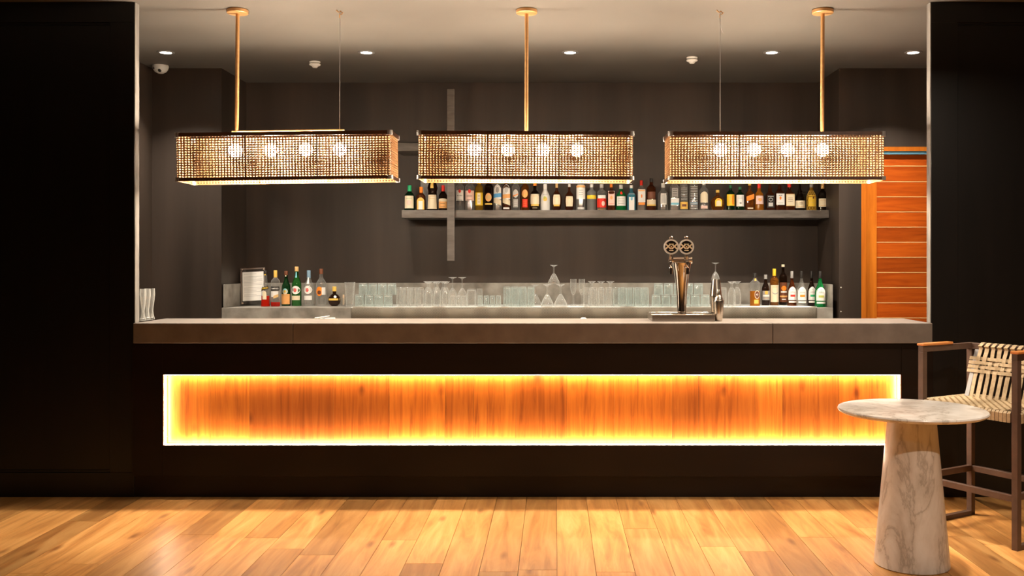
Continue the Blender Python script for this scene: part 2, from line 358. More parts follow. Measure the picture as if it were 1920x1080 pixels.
# ------------------------------------------------------------------ bar front
ZS0, ZS1 = PZ(644, DSL), PZ(606, DSL)
bf = thing('bar_counter', 'dark bar front with a glowing recessed wood panel', 'bar counter', (0, DBF, 0))
RX0, RX1, RZ0, RZ1 = PX(305, DBF), PX(1690, DBF), PZ(835, DBF), PZ(703, DBF)
dd = .055
ob('carcass', B(XL + .003, XR - .003, .075, .44, 0, ZS0), M_blackbar, bf)
ob('top_rail', B(RX0, RX1, 0, .075, RZ1, ZS0), M_blackbar, bf, bevel=.0015)
ob('bottom_rail', B(RX0, RX1, 0, .075, .14, RZ0), M_blackbar, bf, bevel=.0015)
ob('end_panel', B(XL + .003, RX0 - .001, 0, .075, .14, ZS0), M_blackbar, bf, bevel=.0015)
ob('end_panel', B(RX1 + .001, XR - .003, 0, .075, .14, ZS0), M_blackbar, bf, bevel=.0015)
ob('kickboard', B(XL + .003, XR - .003, .042, .0745, 0.001, .139), M_blackbar, bf)
lip = .010
ob('side_reveal', B(RX0, RX0 + .004, .001, .06, RZ0, RZ1), M_panel, bf); ob('side_reveal', B(RX1 - .004, RX1, .001, .06, RZ0, RZ1), M_panel, bf)
ed = [305, 388, 462, 543, 621, 727, 833, 887, 967, 1063, 1153, 1262, 1312, 1419, 1472, 1578, 1690]
for a, b in zip(ed, ed[1:]):
    o = ob('panel_board', B(PX(a, DBF) + .0006, PX(b, DBF) - .0006, .06, .0745, RZ0, RZ1), M_panel, bf)
    k = {388: 1.0, 462: .60, 543: .58, 621: .70, 833: .85, 967: .78, 1262: .74, 1312: .78, 1419: 1.15, 1472: .85, 305: 1.1}.get(a, 1.0); o.color = (k ** .8, k, k, 1)
# led strips lie round the inside of the recess, just in front of the panel
ob('led_strip', B(RX0 + .006, RX1 - .006, .024, .034, RZ1 - .004, RZ1 - .0005), M_led, bf)
ob('led_strip', B(RX0 + .006, RX1 - .006, .020, .034, RZ0 + .0005, RZ0 + .004), M_led, bf)
ob('led_strip', B(RX0 + .0045, RX0 + .008, .030, .040, RZ0 + .006, RZ1 - .006), M_led, bf)
ob('led_strip', B(RX1 - .008, RX1 - .0045, .030, .040, RZ0 + .006, RZ1 - .006), M_led, bf)

ct = thing('counter_top', 'thick grey concrete counter top on the bar front', 'counter top', (0, DSL, ZS0))
cx = [249, 549, 1449, 1749]
for a, b in zip(cx, cx[1:]):
    ob('slab', B(PX(a, DSL) + .0012, PX(b, DSL) - .0012, 0, DSB - DSL, 0.0005, ZS1 - ZS0), M_concslab, ct, bevel=.004)

# ------------------------------------------------------------------ back counter
ZC = PZ(577, DA)
CX0, CX1 = PX(415.5, DA), PX(1562, DA)
bc = thing('back_counter', 'grey concrete back counter in the alcove', 'counter', (0, DA, 0))
ob('counter_body', B(CX0, CX1, 0.0, DB - DA - .001, 0, ZC), M_conc, bc, bevel=.003)
UZ = .197
ob('upstand', B(CX0 + .001, CX1 - .001, DB - DA - .03, DB - DA - .001, ZC + .0005, ZC + UZ), M_conc, bc, bevel=.002)
ob('side_upstand', B(CX0 + .012, CX0 + .03, .004, DB - DA - .031, ZC + .0005, ZC + UZ), M_conc, bc, bevel=.002)
ob('side_upstand', B(CX1 - .022, CX1, .004, DB - DA - .031, ZC + .0005, ZC + UZ), M_conc, bc, bevel=.002)
# net mat with wavy hanging edge
mt = mat('net_mat_mesh', (0.80, 0.79, 0.74), 0.6); nt, n, l, b = nodes(mt)
tc = n.new('ShaderNodeTexCoord'); vo = n.new('ShaderNodeTexVoronoi'); vo.inputs['Scale'].default_value = 105; vo.inputs['Randomness'].default_value = 0.0
mpn = n.new('ShaderNodeMapping'); mpn.inputs['Rotation'].default_value = (0, math.radians(45), 0)
l.new(tc.outputs['Object'], mpn.inputs['Vector']); l.new(mpn.outputs[0], vo.inputs['Vector'])
cmp_ = n.new('ShaderNodeMath'); cmp_.operation = 'LESS_THAN'; cmp_.inputs[1].default_value = 0.36
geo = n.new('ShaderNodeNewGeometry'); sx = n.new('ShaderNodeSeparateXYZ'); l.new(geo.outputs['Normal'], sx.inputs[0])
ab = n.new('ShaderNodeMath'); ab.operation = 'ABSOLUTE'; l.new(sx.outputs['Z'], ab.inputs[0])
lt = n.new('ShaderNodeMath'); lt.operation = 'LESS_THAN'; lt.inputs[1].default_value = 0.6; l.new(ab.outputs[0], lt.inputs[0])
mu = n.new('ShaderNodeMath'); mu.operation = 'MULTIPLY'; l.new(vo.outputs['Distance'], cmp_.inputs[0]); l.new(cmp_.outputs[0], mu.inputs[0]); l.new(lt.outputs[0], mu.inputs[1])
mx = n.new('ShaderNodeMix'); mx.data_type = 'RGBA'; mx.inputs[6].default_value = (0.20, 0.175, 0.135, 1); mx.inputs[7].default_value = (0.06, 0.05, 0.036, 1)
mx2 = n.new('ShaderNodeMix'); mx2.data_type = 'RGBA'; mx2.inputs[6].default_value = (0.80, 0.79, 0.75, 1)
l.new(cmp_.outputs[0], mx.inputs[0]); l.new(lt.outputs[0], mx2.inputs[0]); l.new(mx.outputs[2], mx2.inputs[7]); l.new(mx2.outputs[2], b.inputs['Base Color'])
mb = MB(); NX = 200; mx0, mx1 = PX(659, DA), PX(1531, DA); rows = []
for i in range(NX + 1):
    u = i / NX; X = mx0 + (mx1 - mx0) * u
    wv = .006 * math.sin(u * 61) * math.sin(u * 17 + 1) + .003 * math.sin(u * 140)
    zt = ZC + .004
    row = [(X, DB - DA - .06, zt), (X, .02, zt), (X, -.004 + wv * .3, zt + .001 + max(0, wv) * .6), (X, -.012 + wv * .5, zt - .012 + wv * .4), (X, -.010, zt - .16)]
    rows.append([len(mb.v) + q for q in range(5)]); mb.v += row
for A, C in zip(rows, rows[1:]):
    for q in range(4): mb.f.append((A[q], C[q], C[q + 1], A[q + 1]))
mo = ob('bar_mat', mb, mt, loc=(0, DA, 0), smooth=50); md = mo.modifiers.new('thickness', 'SOLIDIFY'); md.thickness = .0025; md.offset = -1
tag(mo, 'white net bar mat draped over the front edge of the back counter', 'bar mat')

# ------------------------------------------------------------------ bottle shelf
DS, DSH = 8.48, 8.62
ZSH = PZ(394, DS)
sh = thing('bottle_shelf', 'grey steel shelf frame carrying the long row of bottles', 'shelf', (0, DS, 0))
SX0, SX1 = PX(753, DS), AR - .004
ob('shelf_board', B(SX0, SX1, 0, DB - DS - .002, PZ(408.5, DS), ZSH), M_shelf, sh, bevel=.002)
ob('post', B(PX(839, DS), PX(853, DS), -.03, -.001, PZ(489, DS), PZ(168, DS)), M_shelf, sh, bevel=.002)
ob('upper_board', B(PX(742, DS), PX(1170, DS), 0, DB - DS - .002, PZ(283, DS), PZ(268, DS)), M_shelf, sh, bevel=.002)
gp = thing('wall_box', 'pale grey metal box on the wall behind the dark brown bottle', 'wall box', (PX(790, DB), DB - .05, PZ(392, DB)))
gw, gh = 52 * DB / F, 50 * DB / F + .06
M_box = mat('pale_grey_metal', (0.36, 0.36, 0.37), 0.5)
ob('box_body', B(0, gw, 0, .049, 0, gh), M_box, gp, bevel=.003); ob('box_lid', B(.012, gw - .012, -.006, -.0005, .012, gh - .012), M_box, gp, bevel=.002)

# ------------------------------------------------------------------ bottles
SHAPES = {   # (height fraction, radius fraction)
    'std': [(0, .9), (.012, 1), (.56, 1), (.63, .92), (.69, .66), (.73, .42), (.77, .35), (1, .33)],
    'sho': [(0, .92), (.012, 1), (.67, 1), (.715, .94), (.76, .62), (.79, .42), (.82, .36), (1, .34)],
    'slope': [(0, .92), (.015, 1), (.50, 1), (.60, .86), (.72, .52), (.80, .36), (1, .33)],
    'wine': [(0, .92), (.012, 1), (.52, 1), (.60, .90), (.68, .62), (.75, .42), (.82, .36), (1, .34)],
    'squat': [(0, .62), (.05, .76), (.25, .95), (.42, 1), (.56, .88), (.66, .55), (.72, .28), (.78, .23), (1, .23)],
    'taper': [(0, .86), (.02, .92), (.3, 1), (.50, 1), (.58, .86), (.64, .56), (.68, .38), (1, .34)],
    'frang': [(0, .95), (.015, 1), (.46, .84), (.54, .80), (.60, .98), (.66, .95), (.80, .66), (.90, .42), (1, .38)],
    'arch': [(0, .92), (.012, 1), (.66, 1), (.74, .9), (.80, .66), (.83, .38), (1, .34)],
    'globe': [(0, .40), (.03, .55), (.14, .88), (.30, 1), (.46, .9), (.58, .58), (.62, .30), (.68, .28), (1, .30)],
    'beam': [(0, .92), (.012, 1), (.54, .98), (.62, .84), (.68, .52), (.73, .38), (.80, .42), (.83, .34), (1, .32)],
    'jd': [(0, .95), (.012, 1), (.52, 1), (.56, .94), (.60, .55), (.64, .44), (.72, .50), (.76, .33), (1, .31)],
    'syrup': [(0, .92), (.012, 1), (.40, 1), (.50, .86), (.60, .58), (.70, .34), (.76, .30), (1, .27)],
    'aperol': [(0, 1), (.02, 1.02), (.12, .92), (.42, .92), (.52, .88), (.60, .56), (.70, .40), (1, .32)],
    'maker': [(0, .92), (.015, 1), (.34, 1), (.42, .86), (.50, .50), (.54, .42), (.56, .46), (.60, .44), (.62, .22), (1, .14)],
}
def rad_at(prof, t):
    for (a, ra), (b, rb) in zip(prof, prof[1:]):
        if a <= t <= b: return ra + (rb - ra) * (t - a) / max(b - a, 1e-6)
    return prof[-1][1]
def smoothprof(pr):
    out = [pr[0]]
    for i in range(1, len(pr) - 1):
        (a, ra), (b, rb), (c, rc) = pr[i - 1], pr[i], pr[i + 1]
        if b < .03: out.append(pr[i]); continue
        k = .3; out.append((b + (a - b) * k, rb + (ra - rb) * k)); out.append((b + (c - b) * k, rb + (rc - rb) * k))
    return out + [pr[-1]]
def patch(kind, z0, z1, wd, Hh, Rr, prof, sq, skew=0.0, uo=0.0, off=.0009):
    mb = MB(); NU, NV = (8, 4)
    def pt(u, v):
        xx = (uo + u * wd); zz = (z0 + (z1 - z0) * (v * .5 + .5)) * Hh + skew * u * Rr
        r = rad_at(prof, min(max(zz / Hh, 0), 1)) * Rr + off
        if sq: return (xx * Rr, -r, zz)
        a = math.asin(max(-.98, min(.98, xx))); return (math.sin(a) * r, -math.cos(a) * r, zz)
    if kind == 'o':
        mb.v.append(pt(0, 0)); n_ = 20
        for ring in (.5, 1):
            for i in range(n_): t = 2 * math.pi * i / n_; mb.v.append(pt(math.cos(t) * ring, math.sin(t) * ring))
        for i in range(n_):
            j = (i + 1) % n_; mb.f.append((0, 1 + i, 1 + j)); mb.f.append((1 + i, 1 + n_ + i, 1 + n_ + j, 1 + j))
    else:
        for v in range(NV + 1):
            for u in range(NU + 1):
                uu, vv = u / NU * 2 - 1, v / NV * 2 - 1
                if kind == 'a':                       # arched top
                    if vv > 0: vv = vv * math.sqrt(max(0, 1 - .75 * uu * uu))
                mb.v.append(pt(uu, vv))
        for v in range(NV):
            for u in range(NU): a = v * (NU + 1) + u; mb.f.append((a, a + 1, a + NU + 2, a + NU + 1))
    return mb
def bottle(cx_px, wpx, hpx, D, zb, shape, glass, cap, capf, deco, label, group=None, sq=False, level=None, cat='bottle', name='bottle', capw=1.12):
    s = D / F; Hh = hpx * s; Rr = wpx * s / 2
    t = thing(name, label, cat, (PX(cx_px, D), D, zb + .0006), 0, group)
    pr = smoothprof(SHAPES[shape]); top = 1 - (capf * .25 if cap else 0)
    pw = 5.0 if sq else 2.0
    body = [(r * Rr, z * Hh) for z, r in pr]
    body[-1] = (body[-1][0], Hh * top)
    if level is None:
        prof = [(0, 0)] + body + [(0, Hh * top)]
        gb = ob('glass_body', MB().rev(prof, 24, pw, Rr), G[glass], t, smooth=40)
    else:                                   # colour fills the lower part, the rest of the bottle is empty glass
        rl = rad_at(SHAPES[shape], level) * Rr; lz = level * Hh
        lo = [q for q in body if q[1] < lz - .001]; hi = [q for q in body if q[1] > lz + .001]
        ob('liquid', MB().rev([(0, 0)] + lo + [(rl, lz), (0, lz)], 24, pw, Rr), G[glass], t, smooth=40)
        ob('glass_body', MB().rev([(0, lz + .0004), (rl, lz + .0004)] + hi + [(0, Hh * top)], 24, pw, Rr), G['clear'], t, smooth=40)
    if cap:
        r0 = rad_at(SHAPES[shape], 1 - capf * .5) * Rr * capw
        z0, z1 = Hh * (1 - capf), Hh
        ob('cap', MB().rev([(0, z0), (r0, z0), (r0, z1 - .002), (r0 * .9, z1), (0, z1)], 16), L(cap), t, smooth=40)
    for q in deco:
        k = q[0]
        if k == 't':
            _, s_, zc, size, col, sk, uo = (list(q) + [0, 0, 0])[:7]
            me = text_mesh(s_, size).copy(); r0 = rad_at(pr, zc) * Rr + .0022
            for v in me.vertices:
                x_, y_ = v.co.x + uo * Rr, v.co.y
                z_ = zc * Hh + y_ + sk * x_
                if sq: v.co = (x_, -r0, z_)
                else:
                    a = max(-1.4, min(1.4, x_ / r0)); v.co = (math.sin(a) * r0, -math.cos(a) * r0, z_)
            me.materials.clear(); ob('lettering', me, L(col), t)
        else:
            k, z0, z1, wd, col = q[:5]; sk = q[5] if len(q) > 5 else 0; uo = q[6] if len(q) > 6 else 0; of = q[7] if len(q) > 7 else .0009
            ob('paper_label' if of < .0012 else 'label_print', patch(k, z0, z1, wd, Hh, Rr, pr, sq, sk, uo, of), L(col), t, smooth=180)
    return t
PR = .0016
def lines(z0, z1, n_, wd, col='brown'):
    return [('r', z0 + (z1 - z0) * i / max(n_ - 1, 1) - .006, z0 + (z1 - z0) * i / max(n_ - 1, 1) + .006, wd, col, 0, 0, PR) for i in range(n_)]
SHELF = [
 # x0, x1, top, shape, glass, cap, capfrac, square, deco, label
 (758, 778, 346, 'std', 'dkgreen', 'green', .24, 0, [('r', .09, .58, .82, 'cream')] + lines(.48, .52, 1, .55, 'green') + [('o', .2, .42, .4, 'pink', 0, 0, PR)], 'dark green bottle with bright green cap at the shelf end nearest the menu holder'),
 (781, 798.5, 349, 'std', 'rye', 'orange', .30, 1, [('a', .05, .55, .80, 'gold'), ('r', .05, .40, .45, 'white', 0, 0, PR)], 'square bottle with orange cap and neck beside the green-capped bottle'),
 (801, 821, 326, 'frang', 'brown', 'brown', .08, 0, [('r', .05, .44, .88, 'cream'), ('r', .62, .80, .30, 'gold')] + lines(.34, .40, 2, .6, 'tan'), 'tall dark brown waisted bottle with cream label in front of the wall box'),
 (822.5, 839, 346, 'std', 'brown', 'red', .24, 0, [('r', .10, .46, .90, 'peach'), ('a', .36, .48, .92, 'cream', 0, 0, PR)] + lines(.16, .28, 2, .5, 'brown'), 'dark bottle with red cap standing against the shelf post'),
 (854.6, 870.6, 330, 'sho', 'clear', 'silver', .16, 0, [('r', .29, .60, .82, 'white'), ('o', .52, .62, .30, 'red', 0, 0, PR), ('t', 'BACARDI', .44, .012, 'black')] + lines(.31, .31, 1, .6, 'black'), 'clear bottle with white label first to the right of the shelf post'),
 (872, 890, 329, 'sho', 'clear', 'grey', .16, 0, [('r', .29, .58, .90, 'pink'), ('o', .50, .62, .28, 'red', 0, 0, PR), ('t', 'BACARDI', .42, .012, 'black')] + lines(.31, .31, 1, .6, 'black'), 'clear bottle with pinkish label second to the right of the shelf post'),
 (891, 906, 331, 'sho', 'gold', 'yellow', .20, 0, [('r', .16, .54, .92, 'yellow'), ('r', .19, .52, .40, 'cream', 0, 0, PR)] + lines(.26, .44, 3, .25, 'brown'), 'clear bottle with yellow label and yellow collar'),
 (908, 924.5, 328, 'sho', 'brown', 'black', .18, 0, [('o', .26, .50, .70, 'peach'), ('o', .31, .45, .45, 'tan', 0, 0, PR), ('r', .17, .21, .8, 'gold')], 'dark rum bottle with round orange label'),
 (925, 941, 332, 'arch', 'clear', 'silver', .10, 0, [('a', .34, .80, .86, 'white'), ('r', .40, .52, .86, 'blue', .1, 0, PR), ('o', .54, .72, .4, 'grey', 0, 0, PR), ('r', .20, .36, .86, 'cream', -.35)], 'bottle with white and blue arched label and cream sash'),
 (941.7, 957.7, 332, 'arch', 'rye', 'silver', .10, 0, [('a', .34, .80, .86, 'white'), ('r', .38, .50, .86, 'peach', .1, 0, PR), ('o', .54, .72, .4, 'silver', 0, 0, PR), ('r', .20, .36, .86, 'cream', -.35), ('r', .05, .1, .7, 'white')], 'bottle with white and orange arched label and cream sash'),
 (959, 975, 330, 'sho', 'clear', 'silver', .14, 0, [('o', .38, .62, .62, 'silver'), ('r', .44, .47, .55, 'orange', .25, 0, PR), ('r', .10, .34, .55, 'grey')] + lines(.16, .28, 3, .4, 'white'), 'clear bottle with silver oval label and orange slash'),
 (977, 992, 330, 'sho', 'amber', 'gold', .14, 0, [('o', .38, .62, .70, 'peach'), ('r', .44, .47, .55, 'gold', .25, 0, PR), ('r', .10, .34, .62, 'red')] + lines(.16, .28, 3, .4, 'orange'), 'amber bottle with peach oval label above a red lower label'),
 (994, 1012, 342, 'std', 'brown', 'orange', .10, 0, [('r', .24, .60, .90, 'cream'), ('r', .17, .24, .80, 'gold')] + lines(.10, .10, 1, .5, 'cream') + lines(.50, .54, 2, .4, 'tan'), 'brown bottle with tall cream label, gold band and orange stopper'),
 (1013, 1031.6, 344, 'slope', 'white', 'white', .20, 0, [('t', 'MALIBU', .60, .0125, 'grey'), ('o', .35, .52, .42, 'gold'), ('o', .44, .54, .25, 'olive', 0, -.1, PR)], 'white opaque bottle with small yellow palm emblem'),
 (1034, 1053.5, 342, 'squat', 'rye', 'tan', .17, 0, [('r', .22, .58, .70, 'cream'), ('r', .16, .22, .62, 'gold')] + lines(.48, .52, 2, .4, 'tan'), 'rounded amber bottle with cream label and tan cork'),
 (1058, 1077, 344, 'squat', 'rye', 'white', .10, 0, [('r', .16, .54, .72, 'cream')] + lines(.44, .48, 2, .4, 'tan'), 'rounded amber bottle with cream label and white stopper'),
 (1080, 1098, 328, 'sho', 'clear', 'silver', .12, 0, [('r', .33, .74, .90, 'white'), ('r', .66, .72, .92, 'peach', 0, 0, PR), ('r', .04, .10, .7, 'silver')] + lines(.46, .58, 3, .4, 'grey'), 'clear bottle with tall white label and orange top band'),
 (1100.4, 1118, 344, 'sho', 'frost', 'white', .12, 0, [('r', .44, .58, .96, 'yellow')], 'frosted grey bottle with single orange-yellow band'),
 (1119, 1137, 344, 'sho', 'clear', 'silver', .14, 0, [('r', .12, .46, .94, 'red'), ('o', .18, .36, .35, 'pink', 0, .3, PR), ('r', .46, .58, .8, 'white')] + lines(.06, .06, 1, .8, 'peach'), 'clear bottle with white label over red splashes'),
 (1139, 1153, 344, 'sho', 'rye', 'orange', .12, 1, [('r', .20, .74, .88, 'pink'), ('o', .42, .56, .35, 'peach', 0, 0, PR)] + lines(.26, .26, 1, .7, 'red'), 'square bottle with pale pink label and orange cap'),
 (1155, 1174, 345, 'std', 'vivid', 'silver', .16, 0, [('r', .19, .55, .86, 'white'), ('o', .62, .74, .34, 'red')] + lines(.27, .46, 4, .6, 'grey'), 'green bottle with red seal over white label'),
 (1175.5, 1192, 346, 'std', 'blue', 'white', .12, 1, [('r', .02, .66, .62, 'white'), ('o', .40, .54, .25, 'lblue', 0, 0, PR)], 'pale blue square bottle with narrow white label'),
 (1195, 1210, 337, 'sho', 'clear', 'red', .16, 1, [('r', .28, .70, .92, 'white'), ('r', .64, .68, .8, 'peach', 0, 0, PR), ('o', .42, .54, .18, 'orange', 0, 0, PR), ('r', .19, .27, .80, 'orange')], 'square clear bottle with tall red-orange cap in the gap between two lamps'),
 (1212, 1230, 333, 'sho', 'rye', 'black', .12, 0, [('r', .16, .34, .9, 'cream'), ('r', .15, .19, .9, 'gold', 0, 0, PR), ('r', .36, .58, .8, 'brown')], 'tall dark bottle with black stopper and low cream label in the gap between two lamps'),
 (1233.4, 1253, 342, 'std', 'clear', 'white', .16, 0, [('r', .22, .62, .56, 'white'), ('r', .27, .58, .42, 'silver', 0, 0, PR)], 'clear bottle with upright white framed label and white cap'),
 (1256, 1273, 330, 'sho', 'clear', 'grey', .14, 1, [('r', .16, .36, .9, 'white'), ('r', .17, .23, .9, 'lblue', 0, 0, PR), ('r', .38, .66, .7, 'grey')] + lines(.42, .62, 4, .5, 'black'), 'square clear bottle with black print above white and blue label'),
 (1274, 1290, 330, 'arch', 'clear', 'silver', .10, 0, [('r', .05, .26, .86, 'gold'), ('r', .12, .19, .5, 'brown', 0, 0, PR)] + lines(.32, .66, 8, .7, 'silver'), 'ribbed clear bottle with low gold label'),
 (1292, 1309, 330, 'arch', 'clear', 'silver', .10, 0, lines(.06, .70, 14, .75, 'silver') + [('r', .18, .26, .8, 'steel')], 'ribbed clear bottle with silver rings and no paper label'),
 (1311, 1328, 338, 'sho', 'clear', 'silver', .14, 0, [('a', .27, .64, .80, 'cream'), ('r', .07, .17, .75, 'pink')], 'clear bottle with arched cream label and small lower label'),
 (1332, 1359, 355, 'squat', 'amber', 'gold', .12, 0, [('a', .20, .60, .50, 'yellow'), ('a', .22, .48, .34, 'cream', 0, 0, PR), ('o', .48, .58, .2, 'orange', 0, 0, PR)], 'short wide amber decanter bottle with gold label'),
 (1362, 1377, 346, 'sho', 'dkgreen', 'dkgreen', .12, 0, [('r', .20, .64, .94, 'yellow'), ('r', .24, .60, .22, 'orange', 0, .5, PR), ('r', .30, .56, .2, 'gold', 0, -.2, PR)], 'dark green bottle with yellow label and red lettering blocks'),
 (1379.5, 1395, 349, 'sho', 'dkgreen', 'dkgreen', .12, 0, [('r', .18, .66, .90, 'white')] + lines(.52, .56, 2, .5, 'grey') + [('o', .28, .36, .25, 'grey', 0, 0, PR)], 'dark green bottle with plain white label'),
 (1398, 1413, 342, 'std', 'amber', 'gold', .08, 1, [('r', .38, .56, .96, 'orange', .35), ('r', .07, .11, .7, 'cream')], 'square whisky bottle with slanted orange label'),
 (1414.5, 1432, 342, 'beam', 'orange', 'red', .20, 0, [('r', .24, .54, .80, 'pink'), ('o', .34, .46, .4, 'peach', 0, 0, PR)], 'bright amber bottle with pink label and red cap'),
 (1436, 1451, 336, 'jd', 'rye', 'black', .10, 1, [('r', .10, .50, .92, 'black'), ('o', .30, .42, .5, 'silver', 0, 0, PR), ('r', .14, .26, .55, 'silver', 0, 0, PR), ('o', .32, .40, .4, 'black', 0, 0, .0024)] + lines(.46, .46, 1, .7, 'white'), 'square bourbon bottle with black and white label'),
 (1453, 1470, 337, 'beam', 'rye', 'silver', .12, 1, [('r', .19, .56, .90, 'white'), ('o', .36, .47, .22, 'orange', 0, 0, PR), ('t', 'BEAM', .50, .012, 'black')] + lines(.25, .25, 1, .6, 'grey'), 'bourbon bottle with white label and red dot'),
 (1471, 1489, 340, 'beam', 'rye', 'red', .18, 1, [('r', .16, .58, .90, 'tan'), ('r', .18, .56, .84, 'cream', 0, 0, PR)] + lines(.32, .44, 3, .5, 'brown'), 'square bottle with large parchment label and red neck'),
 (1490, 1509.6, 331, 'maker', 'brown', 'silver', .10, 0, [('r', .08, .30, .92, 'cream')] + lines(.12, .12, 1, .7, 'tan') + lines(.20, .24, 2, .3, 'brown'), 'dark bottle with long thin silver neck and low cream label'),
 (1512.5, 1530, 344, 'slope', 'gold', 'grey', .12, 0, [('r', .16, .58, .80, 'yellow'), ('o', .44, .52, .2, 'brown', 0, .2, PR)] + lines(.30, .30, 1, .5, 'tan'), 'yellow bottle wrapped in gold netting'),
 (1533.6, 1551, 342, 'std', 'brown', 'tan', .20, 0, [('r', .14, .44, .92, 'cream')] + lines(.18, .38, 2, .7, 'tan'), 'dark bottle with orange cork and cream label at the shelf end nearest the cedar door'),
]
for (x0, x1, top, shp, gl, cp, cf, sq, dc, lb) in SHELF:
    b_ = bottle((x0 + x1) / 2, (x1 - x0) * .985, 394 - top, DSH, ZSH, shp, gl, cp, cf, dc, lb, 'bottles along the wall shelf', bool(sq))
    if 'gold netting' in lb:
        mb = MB(); pr = SHAPES['slope']; H_ = 50 * DSH / F; r_ = 17 * DSH / F / 2
        for k in range(10):
            for sg in (1, -1):
                pts = []
                for i in range(15):
                    t_ = .02 + .74 * i / 14; a = 2 * math.pi * k / 10 + sg * t_ * 3.2; rr = rad_at(pr, t_) * r_ + .0015
                    pts.append((math.cos(a) * rr, math.sin(a) * rr, t_ * H_))
                mb.tube(pts, .0011, 4)
        ob('gold_netting', mb, L('gold'), b_, kind='stuff')
DC = 8.56
def cb(x0, x1, top, base, *a, **k):
    D = (EYE - ZC) * F / (base - VY); D = min(max(D, 8.32), 8.76)
    return bottle((x0 + x1) / 2, (x1 - x0) * .97, base - top, D, ZC + k.pop('dz', 0), *a, **k)
GA, GBk = 'bottles on the back counter beside the menu holder', 'bottles at the door end of the back counter'
cb(489.5, 506, 508, 574.5, 'aperol', 'red', 'black', .10, [('r', .46, .56, .95, 'black', .25), ('t', 'APEROL', .51, .020, 'yellow', .2), ('a', .20, .44, .5, 'cream'), ('r', .88, .91, .36, 'yellow')], 'clear bottle with bright red drink and slanted black label beside the menu holder', GA, level=.30)
cb(508, 525, 507, 574.5, 'sho', 'red', 'gold', .20, [('r', .44, .55, .96, 'black'), ('t', 'CAMPARI', .495, .019, 'white'), ('r', .26, .42, .8, 'white'), ('r', .24, .32, .5, 'tan', .2, .3, PR)], 'square-shouldered clear bottle with a little red drink and gold cap', GA, level=.12)
cb(528, 545, 508, 573.5, 'wine', 'dkgreen', 'brown', .12, [('r', .05, .34, .92, 'peach'), ('o', .33, .50, .58, 'cream'), ('o', .37, .50, .42, 'lblue', 0, 0, PR), ('o', .38, .46, .28, 'gold', 0, 0, .0024), ('r', .84, .875, .40, 'cream')] + lines(.29, .29, 1, .7, 'tan'), 'dark green bottle with peach lower label and round blue emblem', GA)
cb(547, 565.5, 500, 573.5, 'wine', 'green', 'tan', .12, [('o', .30, .51, .86, 'white'), ('o', .36, .45, .34, 'red', 0, -.1, PR), ('t', 'MARTINI', .405, .012, 'white', 0, -.1), ('r', .15, .26, .80, 'cream'), ('r', .72, .86, .34, 'lblue')], 'tall green vermouth bottle with round white label', GA)
cb(570, 588, 507, 573.5, 'wine', 'clear', 'steel', .22, [('o', .34, .57, .86, 'white'), ('o', .40, .50, .34, 'red', 0, -.1, PR), ('t', 'MARTINI', .45, .012, 'white', 0, -.1), ('r', .17, .29, .80, 'white'), ('r', .62, .80, .32, 'white')], 'tall clear vermouth bottle with round white label and blue cap', GA)
cb(592.5, 612, 504, 573.5, 'std', 'clear', 'brown', .14, [('o', .27, .52, .66, 'orange', 0, -.15), ('o', .31, .42, .36, 'brown', 0, -.15, PR), ('r', .30, .50, .30, 'white', 0, .62), ('r', .95, .97, .38, 'gold'), ('r', .86, .88, .38, 'gold')], 'clear empty bottle with orange oval label', GA)
cb(615, 639, 537.5, 574, 'globe', 'brown', 'gold', .24, [('r', .30, .40, .97, 'gold'), ('o', .43, .55, .25, 'white', 0, .35)], 'small round dark liqueur bottle with gold belt', GA)
cb(1406, 1425, 512, 574, 'sho', 'orange', 'black', .14, [('o', .22, .48, .52, 'cream', 0, .25), ('o', .245, .455, .43, 'brown', 0, .25, PR), ('t', '43', .35, .024, 'white', 0, .25), ('r', .08, .2, .45, 'gold', 0, .1), ('r', .77, .84, .38, 'gold')], 'squat bottle of orange liqueur with round 43 label and black pourer', GBk, level=.46)
cb(1428, 1443, 515, 573, 'wine', 'brown', 'grey', .14, [('r', .18, .48, .90, 'grey'), ('o', .36, .48, .42, 'gold', 0, 0, PR), ('r', .29, .35, .8, 'white', 0, 0, PR)] + lines(.24, .24, 1, .6, 'tan'), 'small dark bottle with grey and gold label', GBk)
cb(1443.5, 1460, 504, 573, 'sho', 'amber', 'yellow', .19, [('r', .10, .56, .92, 'cream'), ('t', 'LILLET', .51, .018, 'tan'), ('o', .31, .41, .62, 'grey', 0, 0, PR), ('o', .33, .43, .56, 'cream', 0, 0, .0022)], 'tall amber aperitif bottle with cream label and yellow cap', GBk)
cb(1460.5, 1476, 496, 572.5, 'sho', 'brown', 'cream', .06, [('r', .08, .56, .92, 'brown'), ('o', .36, .48, .62, 'orange', 0, 0, PR), ('r', .31, .35, .70, 'white', 0, 0, PR), ('r', .20, .24, .9, 'peach', 0, 0, PR), ('r', .14, .16, .5, 'white', 0, 0, PR)], 'tallest dark bottle with orange fruit print and pale stopper', GBk)
for (x0, x1, top, gl, cl, cp, base, nm) in ((1476, 1493.5, 508.5, 'rye', 'red', 'grey', 574, 'clear syrup bottle with white label and red print'), (1493.5, 1512, 508.5, 'clear', 'orange', 'black', 574.5, 'clear syrup bottle with white label and orange print'),
        (1513.5, 1530, 508.5, 'brown', 'green', 'black', 574, 'dark syrup bottle with white label and green print'), (1527.5, 1548, 509, 'vivid', 'olive', 'black', 576, 'vivid green syrup bottle with white label at the counter end')):
    cb(x0, x1, top, base, 'syrup', gl, cp, .20, [('a', .18, .56, .86, 'white'), ('r', .27, .33, .5, cl, 0, 0, PR), ('r', .10, .15, .8, 'white')] + lines(.40, .40, 1, .5, 'grey') + lines(.48, .48, 1, .2, 'grey'), nm, GBk)
